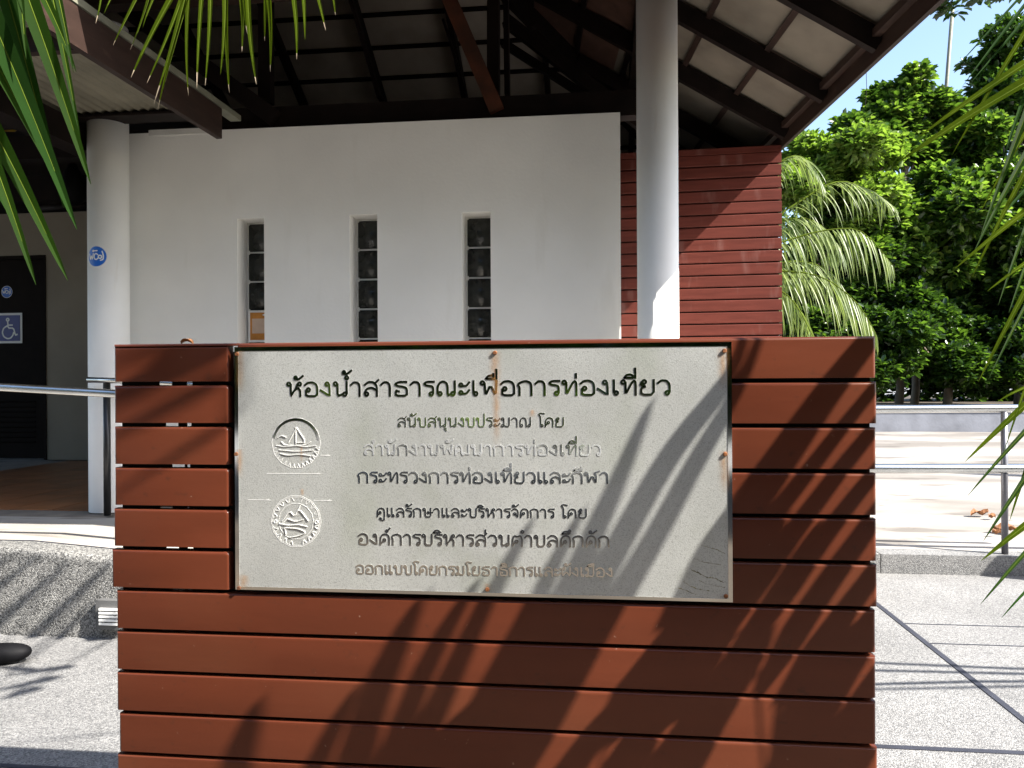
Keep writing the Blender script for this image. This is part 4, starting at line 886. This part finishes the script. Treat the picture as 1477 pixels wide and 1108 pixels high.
# --- leaflets of the same palm that shade the screen (traced by where they stand towards the sun)
def toward_sun(px, py, extra=.74, Y=PY):
    s0 = on_y(px, py, Y); t = .2
    while t < 1.6:
        p = s0 + S * t; v = p - CAM; d = v.dot(fw)
        if d > .1 and v.dot(cr) / d > extra: break
        if d <= .1: break
        t += .005
    return s0, t
SH = [([(1092, 420), (1079, 500), (1048, 560), (985, 622), (938, 700), (885, 800), (830, 900), (770, 1010), (710, 1130)], 44), ([(1112, 440), (1090, 520), (1050, 590), (1003, 660), (965, 740), (918, 820), (868, 905), (800, 1030), (740, 1140)], 44),
      ([(937, 578), (918, 622), (893, 690), (858, 765), (825, 845), (800, 895), (745, 1000), (680, 1130)], 38),
      ([(1345, 385), (1246, 500), (1192, 572), (1122, 675), (1055, 768), (985, 870)], 52), ([(1350, 445), (1262, 560), (1205, 630), (1160, 690), (1100, 765), (1030, 870)], 30), ([(1370, 470), (1290, 585), (1235, 650), (1188, 712), (1130, 790), (1080, 870)], 36), ([(1380, 530), (1285, 655), (1238, 712), (1190, 775), (1120, 880)], 34), ([(1390, 570), (1290, 710), (1240, 780), (1190, 850), (1120, 960)], 44), ([(1395, 650), (1290, 790), (1150, 980)], 44), ([(1395, 740), (1240, 930), (1130, 1120)], 74), ([(1400, 820), (1290, 980), (1190, 1150)], 96),
      ([(1140, 715), (1060, 850), (960, 1000)], 80), ([(1190, 745), (1100, 900), (1010, 1050)], 58), ([(1100, 745), (1010, 880), (900, 1030)], 74), ([(1120, 900), (1040, 1010), (960, 1140)], 96), ([(1015, 930), (950, 1030), (880, 1150)], 70), ([(1240, 860), (1190, 960), (1150, 1060)], 70), ([(930, 975), (860, 1060), (800, 1150)], 56),
      ([(838, 735), (792, 825), (768, 885), (715, 990), (655, 1110)], 36), ([(766, 748), (722, 830), (690, 900), (640, 1010), (590, 1120)], 34), ([(690, 835), (650, 900), (610, 980), (560, 1120)], 36), ([(614, 855), (580, 925), (548, 1000), (515, 1120)], 50), ([(520, 985), (480, 1060), (440, 1150)], 34), ([(380, 1005), (355, 1080), (340, 1160)], 56), ([(800, 985), (750, 1060), (700, 1150)], 46), ([(690, 1010), (640, 1080), (600, 1160)], 50)]
shf = None; bs = []; shl = []
SHW = [1.15, 1.05, 1.5] + [1.15, 1.0, .9, .9, .9, .85, .85, .9] + [1.4, .8, .85, .85, .95, .85, .95] + [1.35] * 20
def along(P_, u):
    L_ = [0.0]
    for p, q in zip(P_[:-1], P_[1:]): L_.append(L_[-1] + math.dist(p, q))
    d = u * L_[-1]
    for k in range(len(P_) - 1):
        if d <= L_[k + 1] + 1e-6: f = (d - L_[k]) / (L_[k + 1] - L_[k]); return (P_[k][0] + (P_[k + 1][0] - P_[k][0]) * f, P_[k][1] + (P_[k + 1][1] - P_[k][1]) * f)
    return P_[-1]
for PL, wp in SH:
    PL = list(reversed(PL)); d0 = Vector(PL[0]) - Vector(PL[1]); PL[0] = tuple(Vector(PL[0]) + d0.normalized() * 50)
    q = [along(PL, i / 19) for i in range(20)]; ts = [max(.26, toward_sun(*p)[1]) for p in q]
    c0, c1 = np.polyfit(np.linspace(0, 1, 20), ts, 1)[::-1]; sh_ = max(t - (c0 + c1 * i / 19) for i, t in enumerate(ts))
    pts = [on_y(p[0], p[1], PY) + S * (c0 + c1 * i / 19 + sh_) for i, p in enumerate(q)]
    for _ in range(2): pts = [pts[0]] + [(pts[i - 1] + pts[i] * 2 + pts[i + 1]) / 4 for i in range(1, 19)] + [pts[-1]]
    shl.append((pts, wp / F * 1.86 * SHW[len(shl)]))
order = sorted(range(len(shl)), key=lambda i: shl[i][0][0].x)
for gi in range(3):
    ids = sorted(order[gi * 9:(gi + 1) * 9], key=lambda i: -shl[i][0][0].x)
    path = [crownR, Vector((3.0, 1.3, .9 + .1 * gi)), Vector((2.2, 1.0, .5 + .1 * gi)), Vector((1.7, 1.0, .4 + .1 * gi))] + [shl[i][0][0] for i in ids]
    fr_ = frond(palmR, path, [.014, .010, .008, .006] + [.002] * len(ids))
    for i in ids: leaflet(fr_, shl[i][0], shl[i][1], LM['g'], Vector((0, -1, 0)), .08, .97, rib=False, prof=.45)
fb = []
for a_, b_, wp in (((352, 470), (140, 590), 60), ((345, 530), (140, 640), 30), ((345, 600), (150, 720), 16), ((300, 480), (150, 520), 40)):
    s1 = on_y(*a_, PY); s0 = on_y(*b_, PY); fb.append(([s0.lerp(s1, u / 11) + S * (.86 + .05 * u / 11) for u in range(12)], wp / F * 1.95))
fr_ = frond(palmR, [crownR, Vector((3.4, 2.1, 2.8)), Vector((2.3, 1.4, 3.5))] + [q[0][-1] for q in fb], [.014, .01, .006] + [.003] * len(fb))
for q in fb: leaflet(fr_, q[0][::-1], q[1], LM['g'], Vector((0, -1, 0)), .08, .97, rib=False, prof=.45)
# --- palm at the left: large dark leaflets and a yellowing frond along the top
palmL = empty('coconut_palm', (-1.75, .55, 0), 'coconut palm left of the view, broad dark leaflets hanging in at upper left', 'palm')
MB().tube([(-1.75, .55, 0), (-1.72, .57, .8), (-1.68, .6, 1.7), (-1.62, .62, 2.25)], [.14, .11, .10, .08], 14).build('trunk', m_bark, palmL, smooth=True)
crownL = Vector((-1.62, .62, 2.25))
Ll = [((30, -20), (131, 266), 30, 'g', 1.0), ((-20, 20), (111, 331), 34, 'd', 1.0), ((-30, 160), (98, 405), 28, 'g', 1.05), ((-30, 190), (52, 411), 22, 'g', .95), ((-20, 250), (40, 361), 18, 'd', 1.0), ((50, -20), (110, 104), 17, 'g', 1.1), ((70, -20), (117, 208), 13, 'g', 1.15),
      ((0, -30), (92, 300), 26, 'd', 1.02), ((-30, 60), (92, 280), 22, 'g', 1.1), ((75, -30), (106, 105), 12, 'g', 1.0), ((25, -30), (38, 86), 13, 'g', 1.0), ((-30, -10), (60, 190), 24, 'd', 1.1)]
pend = []
for e, t, wp, mm, D in Ll:
    eb = at_d(*e, D); tt = at_d(*t, D * .97); base = eb + (eb - tt) * .35; pend.append((base, tt, wp, mm, D))
for grp in (pend[:6], pend[6:]):
    grp = sorted(grp, key=lambda q: -q[0].z); fr_ = frond(palmL, [crownL, crownL + Vector((.2, .1, .25))] + [q[0] for q in grp], [.018, .015] + [.008] * len(grp))
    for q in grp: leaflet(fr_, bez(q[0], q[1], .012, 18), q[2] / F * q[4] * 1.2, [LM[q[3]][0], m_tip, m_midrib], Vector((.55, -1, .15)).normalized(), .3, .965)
Tl = [(205, (163, 66), 7), (215, (188, 72), 5), (250, (189, 112), 8), (262, (222, 150), 7), (268, (228, 158), 9), (258, (212, 120), 6), (275, (272, 138), 6), (292, (284, 128), 6), (302, (296, 124), 6), (328, (331, 134), 8), (322, (318, 108), 7), (345, (349, 75), 7), (360, (370, 122), 8), (352, (357, 50), 6), (386, (390, 104), 8), (384, (382, 60), 6), (420, (428, 86), 7), (436, (440, 58), 6), (455, (470, 44), 6), (475, (484, 22), 5), (232, (206, 40), 5), (145, (138, 34), 4), (170, (150, 20), 4)]
pend = []
for x, t, wp in Tl:
    D = 1.5; tt = at_d(*t, D); base = at_d(x + (x - t[0]) * .35, -35 - rng.uniform(0, 12), D * 1.03); pend.append((base, tt, wp))
grp = sorted(pend, key=lambda q: q[0].x); fr_ = frond(palmL, [crownL, crownL + Vector((.15, .15, .35)), grp[0][0] + Vector((-.25, -.12, .2))] + [q[0] for q in grp] + [grp[-1][0] + Vector((.2, .05, .0))], [.018, .014, .009] + [.006] * len(grp) + [.003])
for i, q in enumerate(grp): leaflet(fr_, bez(q[0], q[1], .0, 16, side=rng.uniform(-.006, .006)), q[2] / F * 1.5 * 1.3, [L_palmy, m_tip, m_midrib], Vector((rng.uniform(-.5, .5), -1, .1)).normalized(), .3, rng.uniform(.86, .95))
# --- a high frond of the left palm that shades the ramp wall
GS = [((100, 810), (-40, 930), 22), ((170, 800), (20, 945), 20), ((140, 860), (60, 950), 16), ((180, 905), (100, 950), 18), ((60, 800), (-60, 890), 18), ((20, 800), (-70, 860), 20)]
gl = []
for (a_, b_, wp) in GS:
    s1 = on_y(*a_, 3.5); s0 = on_y(*b_, 3.5); gl.append(([s0.lerp(s1, u / 11) + S * (1.02 + .04 * u / 11) for u in range(12)], wp / F * 3.7))
for (a_, b_, wp) in (((10, 975), (110, 960), 14), ((-20, 1000), (90, 975), 16), ((-20, 960), (60, 968), 14), ((0, 1010), (60, 990), 10)):
    s1 = on_z(*a_, 0); s0 = on_z(*b_, 0); gl.append(([s0.lerp(s1, u / 11) + S * (1.08 + .03 * u / 11) for u in range(12)], .06))
path = [crownL, Vector((-1.3, .95, 3.1)), Vector((-.6, 1.6, 3.6))] + [q[0][-1] for q in sorted(gl, key=lambda q: q[0][-1].x)]
fr_ = frond(palmL, path, [.02, .017, .013] + [.006] * len(gl))
for q in gl: leaflet(fr_, q[0], q[1], LM['g'], S.normalized(), .05, .97, rib=False)
# generic fronds
def full_frond(root, p0, dirh, length, rise, droop, n=34, ll=.55, mats=None, wd=.022, seed=1, hang=.9, pts=None):
    g = random.Random(seed); dirh = Vector(dirh).normalized(); K = 14; path = []
    if pts:
        m_ = len(pts) - 1
        for i in range(K + 1):
            f = i / K * m_; k = min(int(f), m_ - 1); u = f - k; P0, P1, P2, P3 = [Vector(pts[max(0, min(m_, k + q))]) for q in (-1, 0, 1, 2)]
            path.append(.5 * (2 * P1 + (P2 - P0) * u + (2 * P0 - 5 * P1 + 4 * P2 - P3) * u * u + (3 * P1 - P0 - 3 * P2 + P3) * u ** 3))
    else: path = None
    for i in range(K + 1) if not pts else ():
        path = path or []
        t = i / K; path.append(Vector(p0) + dirh * length * t * (1 - .12 * t * t) + Vector((0, 0, rise * length * t - droop * length * t ** 2.2)))
    fr_ = frond(root, path, [.014 * (1 - .85 * i / K) + .002 for i in range(K + 1)])
    mb = MB(); side = dirh.cross(Vector((0, 0, 1))).normalized()
    for i in range(n):
        t = .14 + .85 * i / (n - 1); f = t * K; k = min(int(f), K - 1); p = path[k].lerp(path[k + 1], f - k); T = (path[k + 1] - path[k]).normalized()
        L = ll * (math.sin(math.pi * min(1, t * .78 + .2)) ** .6) * g.uniform(.88, 1.08)
        for s_ in (-1, 1):
            if g.random() < .1: continue
            hv = hang * g.uniform(.75, 1.3); Lk = L * g.uniform(.78, 1.1)
            out = (side * s_ * g.uniform(.45, .85) + T * g.uniform(.4, .85) + Vector((0, 0, g.uniform(0, .2)))).normalized(); pts = []
            for j in range(7): u = j / 6; pts.append(p + out * Lk * u * (1 - .35 * u) * (1.25 - hang * .5) + Vector((0, 0, -hv * Lk * u ** 1.15)))
            V, Fc, mi = ribbon(pts, wd, (Vector((0, 0, 1)) + side * s_ * .6 + Vector((g.uniform(-.3, .3), g.uniform(-.3, .3), 0))).normalized(), .2, tipf=.95); n0 = len(mb.V)
            mb.V += [tuple(v) for v in V]; mb.F += [tuple(q + n0 for q in f_) for f_ in Fc]; mb.mi += mi
    o = mb.build('leaflets', mats, fr_); o['kind'] = 'stuff'; return fr_
# --- palm behind the cladding
pc = at_d(1060, 520, 9.6); palmB = empty('coconut_palm', (pc.x, pc.y, .12), 'sunlit coconut palm with arching pale fronds just beyond the red clad wall', 'palm')
MB().tube([(pc.x, pc.y, .1), (pc.x, pc.y, .9), (pc.x, pc.y, pc.z)], [.16, .13, .1], 14).build('trunk', m_bark, palmB, smooth=True)
FR = [([(1062, 470), (1100, 405), (1135, 392), (1190, 402), (1238, 440), (1264, 484)], 9.3, 8.8, .9, .66), ([(1062, 450), (1100, 372), (1140, 346), (1200, 331), (1246, 336), (1288, 384)], 9.3, 9.1, 1.15, .60),
      ([(1062, 440), (1105, 340), (1169, 281), (1212, 262), (1256, 275), (1288, 298)], 9.4, 9.7, .8, .62), ([(1062, 430), (1085, 300), (1125, 235), (1160, 228), (1188, 268)], 9.4, 9.4, .7, .55),
      ([(1062, 480), (1100, 425), (1140, 430), (1175, 490)], 9.0, 8.6, .8, .5), ([(1062, 450), (1110, 395), (1160, 378), (1205, 400), (1225, 452)], 9.5, 9.9, .9, .6), ([(1062, 440), (1110, 345), (1150, 315), (1190, 330), (1215, 372)], 9.5, 9.9, .9, .6)]
for i, (pp_, Da, Db, hg_, ll_) in enumerate(FR):
    m_ = len(pp_) - 1; P3_ = [at_d(x, y, Da + (Db - Da) * k / m_) for k, (x, y) in enumerate(pp_)]; P3_[0] = Vector((pc.x, pc.y, pc.z))
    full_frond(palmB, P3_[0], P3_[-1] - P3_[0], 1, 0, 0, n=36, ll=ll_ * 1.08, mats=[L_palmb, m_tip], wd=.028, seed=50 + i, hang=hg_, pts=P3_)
for i, a_ in enumerate((150, 200, 250, 300, 60)): full_frond(palmB, (pc.x, pc.y, pc.z), (math.cos(R(a_)), abs(math.sin(R(a_))) + .3, 0), 1.6, .8, .7, n=24, mats=[L_palmb, m_tip], wd=.03, seed=70 + i)
# extra fronds so the near palms are whole
for i, a_ in enumerate((-60, -20, 40)): full_frond(palmR, crownR, (math.cos(R(a_)), math.sin(R(a_)), 0), 1.5, .8, .8, n=24, mats=[L_palm, m_tip], seed=90 + i)
for i, a_ in enumerate((150, 200, 260, 100)): full_frond(palmL, crownL, (math.cos(R(a_)), math.sin(R(a_)), 0), 1.6, .8, .8, n=24, mats=[L_palm, m_tip], seed=100 + i)
struct(MB().box(-16, 16, -6.4, 1.62, -.2, .02).build('planting_bed', m_soil))  # unseen dark bed added to cut bounce light and darken the mirrored letters
# trees added unseen behind the photographer to block sky and darken mirrored letters
GV = [(-14, -5, 'outermost left'), (-10.2, -6.5, 'second from the left'), (-6.6, -6, 'third from the left'), (-3.2, -7, 'left of the middle'), (.2, -6.4, 'directly behind the viewer'), (3.6, -7, 'right of the middle'), (7.2, -6.4, 'third from the right'), (11, -7, 'second from the right'), (15, -7.5, 'outermost right')]
for i, (x, y, w_) in enumerate(GV):
    q = random.Random(300 + i); h_ = q.uniform(5.5, 6.8)
    tree('tall dark leafy tree of the grove at the viewer\'s back, ' + w_, [(x, y, h_, 2.3, 1.6, 2.6), (x + .5, y, 3.0, 2.2, 1.5, 1.8)] + [(x, y + .5, 1.72, 2.3, .7, .40), (x + 1.7, y + .5, 1.70, 1.3, .7, .38), (x, y - .4, 1.75, 2.3, .6, .42)] + ([(x - .2, y + .3, 1.0, 1.6, 1.0, 1.0)] if x > 2 or x < -8 else []), 5200, .36, [L_dark, L_mid], 200 + i, base_z=0, weights=[.8, .2])

for i, (x, y, n_, mt_, w_) in enumerate(((-4.6, -8.2, 500, [L_lite, L_mid], 'farthest left'), (-2.6, -8.6, 420, [L_lite], 'second'), (-.6, -8.0, 520, [L_lite, L_mid], 'third'), (1.5, -7.4, 900, [L_dark], 'darkest'))):
    tree('loose low shrub added behind the viewer for letter reflections, ' + w_ + ' in its row', [(x, y, .75, .8, .5, .6)], n_, .16, mt_, 400 + i, base_z=0, trunk=.03, name='mirrored_shrub', cat='shrub', sub=5)  # unseen shrubs added to tint the mirrored letters yellow-green

hb = empty('mirrored_hedge', (0, -16.5, 0), 'long dark hedge added far behind the viewer to darken the mirrored title', 'hedge')  # hedge invented out of view so the title letters mirror dark
leaf_cloud('foliage', [(-15 + k * 1.5, -16.5 + (k % 2) * .4, z_, 1.3, .8, .9) for k in range(21) for z_ in (1.0, 2.1)], 7000, .34, [L_dark], hb, 501)
MB().box(-15.5, 15.5, -16.9, -16.5, 0, 2.3).build('woody_core', m_bark, hb)
